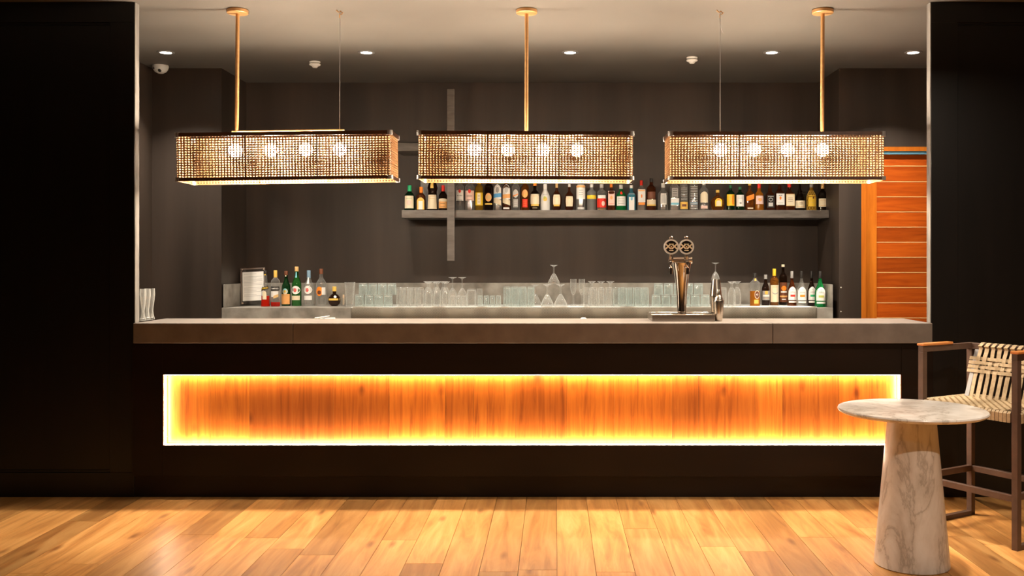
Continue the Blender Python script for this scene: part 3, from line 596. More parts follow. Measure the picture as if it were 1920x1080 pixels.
# menu holder leaning back
md_ = thing('menu_holder', 'clear acrylic menu holder with a printed white sheet leaning by the bottles', 'menu holder', (PX(476.5, 8.60), 8.57, ZC + .016), rot=(math.radians(-10), math.radians(-3), math.radians(5)))
hw, hh = .106, .325
ob('acrylic_sheet', B(-hw, hw, .006, .010, 0, hh), glassmat('acrylic', (0.9, 0.9, 0.9), 0.05, 0.10, (0.35, 0.3, 0.26)), md_, bevel=.001)
ob('paper', B(-hw + .016, hw - .012, .003, .0045, .03, hh - .035), mat('paper', (0.80, 0.77, 0.72), 0.6), md_)
ob('frame_edge', MB().box(-hw, hw, .002, .012, hh - .012, hh).box(-hw, -hw + .008, .002, .012, 0, hh - .012).box(hw - .008, hw, .002, .012, 0, hh - .012), mat('acrylic_edge', (0.16, 0.12, 0.10), 0.3), md_)
pt_ = MB()
for i in range(17):
    z = hh - .055 - i * .0125
    if i in (1, 9, 14): continue
    pt_.box(-hw + .028, -hw + .028 + (.16 if i % 3 else .11), .0024, .0029, z, z + .003)
ob('printed_lines', pt_, mat('print_ink', (0.45, 0.43, 0.41), 0.6), md_)
for sx_, sz in ((-1, .012), (1, .012), (-1, hh - .014), (1, hh - .014)):
    o = ob('standoff', MB().rev([(0, 0), (.010, 0), (.010, .012), (.007, .014), (0, .014)], 12), M_chrome, md_, (sx_ * (hw - .012), .012, sz), smooth=40); o.rotation_euler = (math.pi / 2, 0, 0)
# toothpick cup
tp = thing('toothpick_cup', 'small clear cup of pale toothpicks beside the round liqueur bottle', 'cup', (PX(643.5, 8.56), 8.56, ZC + .0006))
ob('cup', MB().rev([(0, 0), (.016, 0), (.019, .07), (.0172, .07), (.0145, .006), (0, .006)], 16), G['drink'], tp, smooth=40)
mb = MB()
for i in range(26):
    a, r_ = R.uniform(0, 6.28), R.uniform(0, .011); mb.tube([(math.cos(a) * r_ * .8, math.sin(a) * r_ * .8, .007), (math.cos(a) * r_ * 1.15, math.sin(a) * r_ * 1.15, R.uniform(.085, .1))], .0011, 4)
ob('toothpicks', mb, mat('pale_wood', (0.75, 0.58, 0.40), 0.6), tp, kind='stuff')

# ------------------------------------------------------------------ drinking glasses
def shell(outer, th=.0016, base=.006):
    """closed glass: outer profile from the closed end (z=0) to the rim"""
    rb = rad_at([(z, r) for r, z in outer], base) - th
    inn = [(rb * .9, base), (rb, base + .002)] + [(max(r - th, .0008), z) for r, z in outer if z > base + .004]
    return [(0, outer[0][1])] + outer + list(reversed(inn)) + [(0, base)]
def gmesh(name, prof, H_, inverted, flutes=0, n=20):
    mb = MB().rev(prof, n)
    if inverted: mb.v = [(x_, y_, H_ - z_) for x_, y_, z_ in mb.v]
    if flutes:
        vv = []
        for x_, y_, z_ in mb.v:
            a = math.atan2(y_, x_); k = 1 + .018 * math.cos(a * flutes); vv.append((x_ * k, y_ * k, z_))
        mb.v = vv
    return mb.mesh(name, 35)
GM = {}
GM['rocks'] = (gmesh('rocks_glass', shell([(.034, 0), (.036, .004), (.0385, .098)], .002, .014), .098, True, 10, 40), .098)
GM['high'] = (gmesh('highball_glass', shell([(.0265, 0), (.0275, .003), (.0292, .162)], .0018, .012), .162, True, 8, 32), .162)
GM['small'] = (gmesh('small_tumbler', shell([(.0195, 0), (.021, .002), (.0235, .094)], .0018, .010), .094, True, 8, 32), .094)
GM['tall'] = (gmesh('tall_flared_glass', shell([(.030, 0), (.031, .004), (.033, .05), (.045, .215)], .002, .014), .215, False, 8, 32), .215)
GM['beer'] = (gmesh('beer_glass', shell([(.031, 0), (.032, .006), (.025, .03), (.022, .06), (.030, .13), (.034, .17), (.032, .205)], .002, .012), .205, False), .205)
def stem(foot, stem_r, stem_h, bowl):
    out = [(foot, 0), (foot, .0025), (stem_r * 2.2, .010), (stem_r, .02), (stem_r, stem_h)] + bowl
    th = .0014; inn = [(max(r - th, .0006), z) for r, z in bowl]
    return [(0, 0)] + out + list(reversed(inn)) + [(0, bowl[0][1] + .003)]
GM['wine'] = (gmesh('wine_glass', stem(.037, .005, .09, [(.012, .10), (.030, .125), (.040, .16), (.041, .19), (.034, .25)]), .25, True), .25)
GM['goblet'] = (gmesh('goblet', stem(.0345, .010, .045, [(.016, .055), (.028, .085), (.034, .13), (.034, .17), (.032, .215)]), .215, True), .215)
GM['coupe'] = (gmesh('coupe_glass', stem(.036, .0075, .075, [(.010, .085), (.022, .10), (.040, .135), (.055, .165), (.056, .19)]), .19, True), .19)
GM['flute'] = (gmesh('flute_glass', stem(.030, .0065, .085, [(.010, .10), (.022, .125), (.0275, .16), (.027, .235)]), .235, False), .235)
GM['round'] = (gmesh('round_tumbler', shell([(.030, 0), (.036, .006), (.041, .03), (.041, .15)], .002, .012), .15, True), .15)
def glass(kind, px, D, z, label, group, m='drink', sc_=1.0):
    me = GM[kind][0]
    key = kind + m
    if key not in GM: c = me.copy(); c.materials.clear(); c.materials.append(G[m]); GM[key] = c
    nm = {'rocks': 'rocks_glass', 'high': 'highball_glass', 'small': 'small_tumbler', 'tall': 'tall_glass', 'beer': 'beer_glass', 'wine': 'wine_glass', 'goblet': 'goblet', 'coupe': 'coupe_glass', 'flute': 'champagne_flute', 'round': 'round_tumbler'}[kind]
    o = ob(nm, GM[key], None, loc=(PX(px, D), D, z)); o.rotation_euler = (0, 0, R.uniform(0, 6.28)); o.scale = (sc_,) * 3
    return tag(o, label, 'glass', group)
ZG = ZC + .0055
D1, D2 = 8.30, 8.40
ORD = ['first', 'second', 'third', 'fourth', 'fifth', 'sixth']
def rowof(kind, px0, px1, n_, D, z, label, group, m='drink', sc_=1.0):
    for i in range(n_):
        glass(kind, px0 + (px1 - px0) * (i + .5) / n_, D + R.uniform(-.002, .002), z, ORD[i] + ' ' + label, group, m, sc_)
def bk(px, Da, Db): return VX + (px - VX) * Da / Db       # same X at a deeper row
glass('tall', 656, 8.27, ZC + .0006, 'tall flared clear glass at the end of the glass rows nearest the bottles', None)
g_ = 'two-tier tumblers beside the tall flared glass'
for D, tg in ((D1, 'front'), (D2, 'rear')):
    rowof('rocks', 665, 737, 4, D, ZG, 'tumbler from the flared glass, lower tier, ' + tg + ' row', g_, 'aqua')
    rowof('rocks', 672, 744, 4, D, ZG + .0995, 'tumbler from the flared glass, upper tier, ' + tg + ' row', g_, 'aqua')
rowof('high', 743, 795, 4, D1, ZG, 'upside-down highball after the two-tier tumblers, front row', 'highballs after the two-tier tumblers')
rowof('high', 748, 790, 3, D2, ZG, 'upside-down highball after the two-tier tumblers, rear row', 'highballs after the two-tier tumblers')
rowof('goblet', 796, 844, 3, D1 + .01, ZG, 'upside-down goblet before the wine glasses, front row', 'goblets before the wine glasses')
rowof('goblet', 794, 839, 3, D2 + .01, ZG, 'upside-down goblet before the wine glasses, rear row', 'goblets before the wine glasses')
for q, lb in ((848.5, 'nearest the goblets'), (866.5, 'nearest the round tumbler')):
    glass('wine', q, D2 + .06, ZG, 'upside-down wine glass with tall stem, ' + lb, 'wine glasses under the shelf post')
rowof('small', 844, 875, 3, D1 + .02, ZG + .0, 'small upside-down tumbler in front of the wine glasses', 'small tumblers before the wine glasses', 'drink', .98)
glass('round', 884, D1, ZG, 'rounded cloudy tumbler left of the low tumbler row', None)
glass('high', 899, D2 + .03, ZG, 'single upside-down highball behind the low tumbler row', None, 'drink', .93)
rowof('small', 895, 940, 4, D1, ZG, 'low upside-down tumbler counted from the round tumbler', 'low tumbler row', 'aqua', 1.0)
rowof('high', 943, 1003, 4, D1, ZG, 'tall highball in the block left of the coupes, front row', 'highball block left of the coupes', 'aqua', 1.06)
rowof('high', 948, 1002, 4, D2, ZG, 'tall highball in the block left of the coupes, rear row', 'highball block left of the coupes', 'aqua', 1.0)
glass('coupe', 1003, 8.58, ZG, 'upside-down coupe glass half hidden behind the highball block', None, 'drink', .95)
glass('coupe', 1026, D1 + .01, ZG, 'lower coupe glass of the pyramid, nearest the highball block', 'coupe pyramid')
glass('coupe', 1051, D1 + .01, ZG, 'lower coupe glass of the pyramid, nearest the champagne flutes', 'coupe pyramid')
glass('coupe', 1038.5, D1 + .01, ZG + .1905, 'top coupe glass balanced on two others', 'coupe pyramid', 'drink', .88)
glass('flute', 1075, D2, ZG, 'upright champagne flute nearest the coupe pyramid', 'champagne flutes')
glass('flute', 1091, D2, ZG, 'upright champagne flute partly behind the highballs', 'champagne flutes')
rowof('goblet', 1101, 1153, 3, D2 + .04, ZG, 'upside-down goblet after the flutes, behind the highballs', 'goblets after the flutes')
rowof('high', 1093, 1148, 4, D1, ZG, 'upside-down highball after the flutes, in front of the goblets', 'highballs after the flutes')
rowof('high', 1149, 1217, 5, D1, ZG, 'upside-down highball before the drip tray, front row', 'highballs before the drip tray', 'aqua')
rowof('high', 1158, 1214, 4, D2, ZG, 'upside-down highball before the drip tray, rear row', 'highballs before the drip tray', 'aqua')
for D, tg in ((D1, 'front'), (D2, 'rear')):
    rowof('rocks', 1221, 1331, 6, D, ZG, 'tumbler of the stack behind the beer tap, lower tier, ' + tg + ' row', 'two-tier tumblers behind the beer tap', 'aqua')
    rowof('rocks', 1225, 1319, 5, D, ZG + .0995, 'tumbler of the stack behind the beer tap, upper tier, ' + tg + ' row', 'two-tier tumblers behind the beer tap', 'aqua')
glass('high', 1341.5, D2 + .03, ZG, 'upside-down highball hidden behind the large shaker', None)
glass('wine', 1341.5, D2 + .03, ZG + .1627, 'upside-down wine glass rising above the large shaker', None, 'drink', .86)
glass('high', 1356, D1 + .0, ZG, 'upside-down highball just right of the shakers', None)
glass('goblet', 1372, D1 + .01, ZG, 'upside-down footed glass nearer the shakers', 'footed glasses right of the shakers')
glass('goblet', 1382, D2 + .0, ZG, 'upside-down footed glass nearer the orange liqueur', 'footed glasses right of the shakers')
for q, D, lb in ((264, 6.27, 'against the metal edge'), (272.5, 6.345, 'middle of three'), (280.5, 6.42, 'farthest from the metal edge')):
    glass('beer', q, D, ZS1 + .0006, 'tall beer glass on the counter end, ' + lb, 'beer glasses on the counter end')

# ------------------------------------------------------------------ beer tap, tray, shakers
DT = 6.34
tr = thing('drip_tray', 'low stainless drip tray under the beer tap', 'drip tray', (PX(1223, 6.2), 6.2, ZS1 + .0006))
tw, td, th_ = 117 * 6.2 / F, .27, .043
ob('tray_body', MB().box(0, tw, 0, .004, 0, th_).box(0, tw, td - .004, td, 0, th_).box(0, .004, .004, td - .004, 0, th_).box(tw - .004, tw, .004, td - .004, 0, th_).box(.004, tw - .004, .004, td - .004, 0, .004), M_tray, tr, bevel=.0008)
ob('rolled_edge', MB().tube([(0, 0, th_), (tw, 0, th_), (tw, td, th_), (0, td, th_)], .0035, 6, True), M_steel, tr, smooth=60)
ob('grille', B(.006, tw - .006, .006, td - .006, th_ - .010, th_ - .004), M_steel, tr)
tp_ = thing('beer_tap', 'flared chrome beer tap tower with two round black badges', 'beer tap', (PX(1278, DT), DT, ZS1 + th_ - .003))
px = DT / F
Hc = 96 * px
col = [(0, 0), (.040, 0), (.041, .004), (.030, .012), (.0345, .018)] + [(.0335, .03), (.0345, .07), (.037, .12), (.044, .2), (.056, .28), (.066, Hc - .015), (.068, Hc)]
ob('column', MB().rev([(r * .92, z) for r, z in col] + [(0, Hc)], 32), M_chrome, tp_, smooth=35)
ob('base_plate', MB().rev([(0, -.0), (.066, 0), (.066, .004), (.05, .008), (0, .008)], 32), M_chrome, tp_, smooth=35)
o = ob('head_cylinder', MB().rev([(0, -.072), (.018, -.072), (.022, -.068), (.022, .068), (.018, .072), (0, .072)], 24), M_chrome, tp_, (0, -.0, Hc + .016), smooth=35); o.rotation_euler = (0, math.pi / 2, 0)
def faucet(sx_):
    f_ = ob('faucet', MB().tube([(0, .0, 0), (0, -.05, 0), (0, -.075, -.012), (0, -.082, -.045), (0, -.082, -.085)], .0115, 10).tube([(0, -.042, -.0), (0, -.048, .03)], .010, 10), M_chrome, tp_, (sx_, 0, Hc + .012), smooth=60)
    return f_
faucet(-.08); faucet(.028)
for sx_, nm in ((-.0715, 'round black tap badge with cream XX over the faucet side'), (.0275, 'round black tap badge with cream XX over the tower')):
    rB = 14.2 * px
    zc = Hc + .02 + .085
    hd = bpy.data.objects.new('tap_handle', None); COL.objects.link(hd); hd.parent = tp_; hd.location = (sx_, -.03, zc); hd['label'] = nm
    ri = ob('badge_ring', MB().rev([(rB * .80, -.006), (rB, -.006), (rB, .006), (rB * .80, .006), (rB * .80, -.006)], 32), mat('badge_ring_silver', (0.72, 0.68, 0.62), 0.3, 0.35), hd, smooth=35); ri.rotation_euler = (math.pi / 2, 0, 0)
    di = ob('badge_disc', MB().rev([(0, -.003), (rB * .82, -.003), (rB * .82, .003), (0, .003)], 32), mat('badge_black', (0.012, 0.01, 0.009), 0.25), hd); di.rotation_euler = (math.pi / 2, 0, 0)
    for s_, z_, size in (('XX', 0, .058),):
        me = text_mesh(s_, size).copy(); me.materials.clear()
        for v in me.vertices: v.co = (v.co.x, -.0042, v.co.y * .8 + z_)
        ob('lettering', me, L('cream'), hd)
    ob('badge_bars', MB().box(-.016, .016, -.0042, -.0036, .017, .021).box(-.014, .014, -.0042, -.0036, -.026, -.022), L('cream'), hd)
    ob('badge_emblem', MB().rev([(0, 0), (.005, 0), (.005, .001), (0, .001)], 16), L('tan'), hd, (0, -.0042, 0)).rotation_euler = (math.pi / 2, 0, 0)
    ob('handle_stem', MB().rev([(0, 0), (.015, 0), (.017, .012), (.010, .03), (.009, .05), (0, .05)], 16), M_chrome, hd, (0, .008, -.085), smooth=40)
    ob('handle_loop', MB().tube([(-.009, 0, 0), (-.009, 0, .014), (-.004, 0, .019), (.004, 0, .019), (.009, 0, .014), (.009, 0, 0)], .0035, 8), M_chrome, hd, (0, 0, rB - .002), smooth=60)
def shaker(px0, px1, top, D, base, name, label, prof, capprof):
    s_ = D / F; t = thing(name, label, 'shaker', (PX((px0 + px1) / 2, D), D, ZS1 + .0006)); r_ = (px1 - px0) / 2 * s_; h_ = (base - top) * s_
    ob('tin', MB().rev([(0, 0)] + [(a * r_, z * h_) for z, a in prof] + [(0, prof[-1][0] * h_)], 32), M_steel, t, smooth=30)
    if capprof: ob('cap', MB().rev([(0, capprof[0][0] * h_)] + [(a * r_, z * h_) for z, a in capprof] + [(0, capprof[-1][0] * h_)], 32), M_steel, t, smooth=30)
    return t
shaker(1331, 1353.5, 524, 6.42, 600, 'cocktail_shaker', 'large brushed steel shaker behind the small one',
       [(0, .66), (.02, .70), (.55, .99), (.60, 1.0), (.61, .97), (.62, .94), (.97, .70), (.99, .66)], None)
shaker(1337.5, 1357, 543, 6.24, 602, 'cobbler_shaker', 'small steel cobbler shaker with domed cap in front of the large one',
       [(0, .68), (.02, .72), (.30, .88), (.62, 1.0), (.66, .98), (.68, .90)], [(.685, .86), (.73, .80), (.80, .52), (.82, .40), (.85, .40), (.855, .42), (.97, .38), (1, .3)])
# small things on the counter
cp_ = thing('paper_slip', 'folded white printed slip lying on the counter below the vermouth bottles', 'paper', (PX(609, 6.5), 6.48, ZS1 + .0006), .03)
ob('lower_sheet', B(-.066, .066, 0, .05, 0, .004), mat('paper', (0.8, 0.77, 0.72), 0.6), cp_); ob('folded_flap', MB().bar((-.064, .01, .006), (.03, .03, .018), .03, .002), mat('paper', (0.8, 0.77, 0.72), 0.6), cp_)
ob('dark_print', MB().box(-.040, -.026, -.0008, -.0002, .001, .003).box(-.01, .006, -.0008, -.0002, .001, .003), L('black'), cp_)
tag(ob('coaster', MB().rev([(0, 0), (.020, 0), (.019, .004), (.010, .007), (0, .008)], 16), M_white, loc=(PX(1094, 6.5), 6.5, ZS1 + .0006), smooth=40), 'tiny white disc lying on the counter near the flutes', 'coaster')

# ------------------------------------------------------------------ ceiling fittings behind the bar
for q, lb in ((311, 'above the camera dome'), (687, 'behind the first pendant lamp'), (1069, 'behind the middle pendant lamp'), (1447, 'left of the third pendant rod'), (1712, 'above the cedar door')):
    D = 7.57; t = thing('downlight', 'small round recessed ceiling downlight ' + lb, 'downlight', (PX(q, D), D, CEIL), 0, 'downlights behind the bar')
    ob('ring', MB().rev([(.044, -.0005), (.066, -.0005), (.066, -.004), (.058, -.007), (.044, -.006), (.044, -.0005)], 28), M_fit, t, smooth=35)
    ob('lens', MB().rev([(0, -.0005), (.0435, -.0005), (.0435, -.004), (0, -.004)], 24), M_ledB, t)
    ld = bpy.data.lights.new('downlight_beam', 'AREA'); ld.shape = 'DISK'; ld.size = .08; ld.energy = BEAM; ld.color = (1.0, .90, .76); ld.spread = math.radians(105)
    lo = bpy.data.objects.new('downlight_beam', ld); COL.objects.link(lo); lo.parent = t; lo.location = (0, 0, -.0065)
for q, py, lb in ((590.5, 115.5, 'near the left pendant cable'), (1297.5, 107.5, 'near the right pendant cable')):
    D = (CEIL - EYE) * F / (VY - py); t = thing('smoke_detector', 'white ceiling smoke detector ' + lb, 'smoke detector', (PX(q, D), D, CEIL), 0, 'smoke detectors')
    ob('base', MB().rev([(0, -.0005), (.044, -.0005), (.044, -.010), (.036, -.014), (0, -.014)], 28), M_white, t, smooth=35)
    ob('sensor', MB().rev([(0, -.0145), (.034, -.0145), (.046, -.022), (.044, -.030), (.026, -.038), (.018, -.050), (0, -.052)], 28), M_white, t, smooth=50)
D = 8.08; t = thing('camera_dome', 'white security camera dome on the ceiling by the left wall', 'security camera', (PX(301, D), D, CEIL))
ob('housing', MB().rev([(0, -.0005), (.064, -.0005), (.066, -.012), (.060, -.034), (.046, -.054), (.024, -.066), (0, -.069)], 32), M_white, t, smooth=50)
for q in ((.012, -.046, -.050, .015), (-.034, -.044, -.030, .008)):
    ob('lens', MB().rev([(0, 0), (q[3], .003), (q[3] * .8, .008), (0, .010)], 14), M_dkplastic, t, q[:3], smooth=60).rotation_euler = (math.pi * .72, 0, 0)

# ------------------------------------------------------------------ pendant lamps
LW, LD, LH, CR = 1.385, .315, .305, .026
def rrect(hx, hy, r, n_=5):
    pts = []
    for cx_, cy_, a0 in ((hx - r, -hy + r, -90), (hx - r, hy - r, 0), (-hx + r, hy - r, 90), (-hx + r, -hy + r, 180)):
        for i in range(n_ + 1): a = math.radians(a0 + 90 * i / n_); pts.append((cx_ + math.cos(a) * r, cy_ + math.sin(a) * r))
    return pts
def rim_mesh(name, z0, z1, th):
    mb = MB(); A = rrect(LW / 2, LD / 2, CR); Bq = rrect(LW / 2 - th, LD / 2 - th, CR - th); n_ = len(A)
    for q, z in ((A, z0), (A, z1), (Bq, z1), (Bq, z0)): mb.v += [(x_, y_, z) for x_, y_ in q]
    for k in range(4):
        for i in range(n_):
            j = (i + 1) % n_; mb.f.append((k * n_ + i, k * n_ + j, ((k + 1) % 4) * n_ + j, ((k + 1) % 4) * n_ + i))
    return mb.mesh(name, 40)
def cane_mesh():
    mb = MB(); z0, z1 = -LH + .002, -.003
    A = rrect(LW / 2 - .009, LD / 2 - .009, CR - .006, 4); n_ = len(A)
    seg = [(Vector((*A[i], 0)), Vector((*A[(i + 1) % n_], 0))) for i in range(n_)]
    per = sum((b - a).length for a, b in seg)
    def at(s_):
        s_ %= per
        for a, b in seg:
            l_ = (b - a).length
            if s_ <= l_: d = (b - a) / max(l_, 1e-9); return a + d * s_, d
            s_ -= l_
        return seg[-1][1], (seg[-1][1] - seg[-1][0]).normalized()
    NC = int(per / .0195); NR = 19; pc = per / NC; pz = (z1 - z0) / NR
    T = .0007
    for i in range(NC):                                  # uprights
        p, d = at(i * pc); nn = Vector((d.y, -d.x, 0)); mb.bar((p.x, p.y, z0), (p.x, p.y, z1), .0086, .0014, nn)
    for r_ in range(NR + 1):                             # horizontals
        z = z0 + pz * r_
        for a, b in seg: mb.bar((a.x, a.y, z), (b.x, b.y, z), .0016, .0072)
    for i in range(NC):                                  # diagonals across each cell column
        (p, d), (q, e) = at(i * pc), at((i + 1) * pc)
        for r_ in range(NR):
            za, zb_ = z0 + pz * r_, z0 + pz * (r_ + 1); nn = Vector((d.y, -d.x, 0))
            k = .42
            for (a0, zz0, a1, zz1) in ((0, za + pz * k, k, za), (1, za + pz * k, 1 - k, za), (0, zb_ - pz * k, k, zb_), (1, zb_ - pz * k, 1 - k, zb_)):
                A_, B_ = p.lerp(q, a0), p.lerp(q, a1); s0 = len(mb.v)
                C_ = p.lerp(q, 0 if a0 == 0 else 1)
                mb.v += [(A_.x, A_.y, zz0), (B_.x, B_.y, zz1), (C_.x, C_.y, zz1)]; mb.f.append((s0, s0 + 1, s0 + 2))
    me = bpy.data.meshes.new('cane_webbing'); me.from_pydata(mb.v, [], mb.f); me.update(); return me
ME_cane = cane_mesh(); ME_cane.materials.append(M_cane)
ME_top = rim_mesh('top_rim', -.024, 0, .0075); ME_top.materials.append(M_rim)
ME_bot = rim_mesh('bottom_rim', -LH, -LH + .018, .0075); ME_bot.materials.append(M_rim)
bm = bmesh.new(); bmesh.ops.create_icosphere(bm, subdivisions=2, radius=.045); ME_bulb = bpy.data.meshes.new('bulb'); bm.to_mesh(ME_bulb); bm.free()
shade(ME_bulb, 180); ME_bulb.materials.append(M_bulb)
ME_sock = MB().rev([(0, .03), (.017, .03), (.019, .045), (.019, .082), (.008, .088), (.008, .094), (0, .094)], 14).mesh('socket', 40); ME_sock.materials.append(M_socket)
def corner_fit(sx_, sy_, z0, z1):
    A = [(x_, y_) for x_, y_ in rrect(LW / 2 + .003, LD / 2 + .003, CR + .003) ]; n4 = len(A) // 4
    idx = {(1, -1): 0, (1, 1): 1, (-1, 1): 2, (-1, -1): 3}[(sx_, sy_)]; q = A[idx * n4:(idx + 1) * n4]; mb = MB()
    for z in (z0, z1): mb.v += [(x_, y_, z) for x_, y_ in q]
    for z in (z1, z0): mb.v += [(x_ * .99 - sx_ * .004, y_ - sy_ * .010, z) for x_, y_ in q]
    m_ = len(q)
    for k in range(4):
        for i in range(m_ - 1): mb.f.append((k * m_ + i, k * m_ + i + 1, ((k + 1) % 4) * m_ + i + 1, ((k + 1) % 4) * m_ + i))
    mb.f += [tuple(k * m_ for k in range(4)), tuple(k * m_ + m_ - 1 for k in (3, 2, 1, 0))]
    return mb
DLP = 6.29
def pendant(px_front_c, top_py, tilt, bulbs, rod_px, cable_px, canopy_px, label, loose=False, barz=.092):
    Df = DLP - LD / 2; X = PX(px_front_c, Df); Z = PZ(top_py, Df)
    t = thing('pendant_lamp', label, 'pendant lamp', (X, DLP, Z), rot=(0, math.radians(tilt), 0), group='woven cane pendant lamps over the bar')
    ob('cane_webbing', ME_cane, None, t, kind='stuff'); ob('top_rim', ME_top, None, t); ob('bottom_rim', ME_bot, None, t)
    for sx_ in (-1, 1):
        for sy_ in (-1, 1):
            ob('corner_fitting', corner_fit(sx_, sy_, -.028, .003), M_fit, t, smooth=40); ob('corner_fitting', corner_fit(sx_, sy_, -LH - .003, -LH + .022), M_fit, t, smooth=40)
    for fx in (-.245, .215):
        for sy_ in (-1, 1): ob('strut', B(fx - .003, fx + .003, sy_ * (LD / 2 - .012) - .004, sy_ * (LD / 2 - .012) + .004, -LH + .01, -.01), M_rim, t)
    bx = [PX(q, DLP) - X for q in bulbs]; zb = PZ(281, DLP) - Z
    ob('mounting_bar', B(bx[0] - .02, bx[-1] + .03, -.009, .009, zb + barz, zb + barz + .007), M_brass, t, bevel=.001)
    for q in bx:
        ob('socket', ME_sock, None, t, (q, 0, zb)); ob('bulb', ME_bulb, None, t, (q, 0, zb))
    for q in (bx[0] - .008, bx[-1] + .014): ob('cross_bar', B(q - .003, q + .003, -LD / 2 + .01, LD / 2 - .01, -.008, -.002), M_rim, t)
    # hangers stand upright whatever the tilt of the shade
    Ri = Matrix.Rotation(-math.radians(tilt), 4, 'Y')
    def up(o): o.matrix_local = Ri @ Matrix.Translation(o.location); return o
    rx = PX(rod_px, DLP) - X; zc = CEIL - Z
    tx = (PX(canopy_px, DLP) - PX(rod_px, DLP))
    zlow = zb + barz + .004
    ob('rod', MB().tube([(0, 0, zlow), (tx, 0, zc - .02)], .0125, 14), M_brass, t, (rx, 0, 0), smooth=50).matrix_local = Ri @ Matrix.Translation((rx, 0, 0))
    ob('canopy', MB().rev([(0, -.004), (.066, -.004), (.069, -.008), (.069, -.026), (.066, -.029), (0, -.029)], 36), M_brass, t, smooth=35).matrix_local = Ri @ Matrix.Translation((rx + tx, 0, zc + .003))
    if cable_px:
        cx_ = PX(cable_px, DLP) - X
        ob('cable', MB().tube([(0, 0, zlow), (.002, 0, zc - .01)], .0022, 6), M_fit, t).matrix_local = Ri @ Matrix.Translation((cx_, 0, 0))
        ob('cable_hook', MB().tube([(-.022, 0, -.004), (-.006, 0, -.018), (.004, 0, -.010), (.022, 0, -.022), (.012, 0, -.030), (0, 0, -.03), (0, 0, -.055)], .004, 6), M_brass, t, smooth=60).matrix_local = Ri @ Matrix.Translation((cx_, 0, zc))
        if loose:
            ob('loose_cord', MB().tube([(.002, -.006, -.03), (-.002, -.006, -.07), (.004, -.006, -.11), (.008, -.006, -.13), (.020, -.006, -.155)], .0018, 5), M_fit, t).matrix_local = Ri @ Matrix.Translation((cx_, 0, zc))
    return t
pendant(530, 246.5, -.75, (441, 508, 573, 637), 444, 637, 445.5, 'woven cane pendant lamp hung at the bar end nearest the camera dome', barz=.122)
pendant(985.5, 245.5, .25, (890, 953, 1018, 1082), 987, None, 987.5, 'woven cane pendant lamp in the middle on a single rod')
pendant(1458, 246.5, 0, (1351, 1414, 1477, 1542), 1541.5, 1350, 1542.5, 'woven cane pendant lamp nearest the cedar door', True)

# ------------------------------------------------------------------ guest room ceiling lights (out of view, in front of the bar)
def room_light(X, Y, watts, n_):
    t = thing('ceiling_spot', 'round recessed ceiling spot in the guest room ' + n_, 'ceiling light', (X, Y, CEIL), 0, 'guest room ceiling spots')
    ob('ring', MB().rev([(.06, -.0005), (.085, -.0005), (.085, -.006), (.06, -.008), (.06, -.0005)], 28), M_white, t, smooth=35)
    ld = bpy.data.lights.new('ceiling_spot_lamp', 'AREA'); ld.shape = 'DISK'; ld.size = .11; ld.energy = watts; ld.color = (1.0, .84, .66); ld.spread = math.radians(150)
    lo = bpy.data.objects.new('ceiling_spot_lamp', ld); COL.objects.link(lo); lo.parent = t; lo.location = (0, 0, -.009)
room_light(1.9, 1.3, DOWN * 1.6, 'in front of the marble table'); room_light(-1.4, 1.3, DOWN * .35, 'before the bar')
room_light(2.35, 4.55, DOWN * .8, 'over the stool')

# ------------------------------------------------------------------ marble table
mm = mat('marble', (0.7, 0.66, 0.62), 0.28); nt, n, l, b = nodes(mm)
tc = n.new('ShaderNodeTexCoord'); mp = n.new('ShaderNodeMapping'); mp.inputs['Scale'].default_value = (5.5, 5.5, 2.2); mp.inputs['Rotation'].default_value = (.3, .5, .2)
l.new(tc.outputs['Object'], mp.inputs['Vector'])
n1 = n.new('ShaderNodeTexNoise'); n1.inputs['Scale'].default_value = .8; n1.inputs['Detail'].default_value = 9; n1.inputs['Distortion'].default_value = .7; n1.inputs['Roughness'].default_value = .62
l.new(mp.outputs[0], n1.inputs['Vector'])
sb = n.new('ShaderNodeMath'); sb.operation = 'SUBTRACT'; sb.inputs[1].default_value = .5; ab = n.new('ShaderNodeMath'); ab.operation = 'ABSOLUTE'
l.new(n1.outputs[0], sb.inputs[0]); l.new(sb.outputs[0], ab.inputs[0])
r1 = ramp(n, [(0.0, (.46, .42, .38)), (.022, (.66, .62, .58)), (.10, (.74, .71, .68))]); l.new(ab.outputs[0], r1.inputs[0])
n2 = n.new('ShaderNodeTexNoise'); n2.inputs['Scale'].default_value = 2.2; n2.inputs['Detail'].default_value = 4; l.new(mp.outputs[0], n2.inputs['Vector'])
r2 = ramp(n, [(.3, (.72, .68, .64)), (.65, (1, 1, 1))]); l.new(n2.outputs[0], r2.inputs[0])
mx = n.new('ShaderNodeMix'); mx.data_type = 'RGBA'; mx.blend_type = 'MULTIPLY'; mx.inputs[0].default_value = .8
l.new(r1.outputs[0], mx.inputs[6]); l.new(r2.outputs[0], mx.inputs[7]); l.new(mx.outputs[2], b.inputs['Base Color'])
tb = thing('marble_table', 'round white marble table on a tapering marble pedestal', 'table', (1.757, 4.75, 0))
ob('pedestal', MB().rev([(0, .001), (.174, .001), (.178, .005), (.112, .742), (0, .742)], 64), mm, tb, smooth=40)
ob('table_top', MB().rev([(0, .7425), (.335, .7425), (.349, .750), (.352, .757), (.349, .764), (.343, .766), (0, .766)], 72), mm, tb, smooth=40)

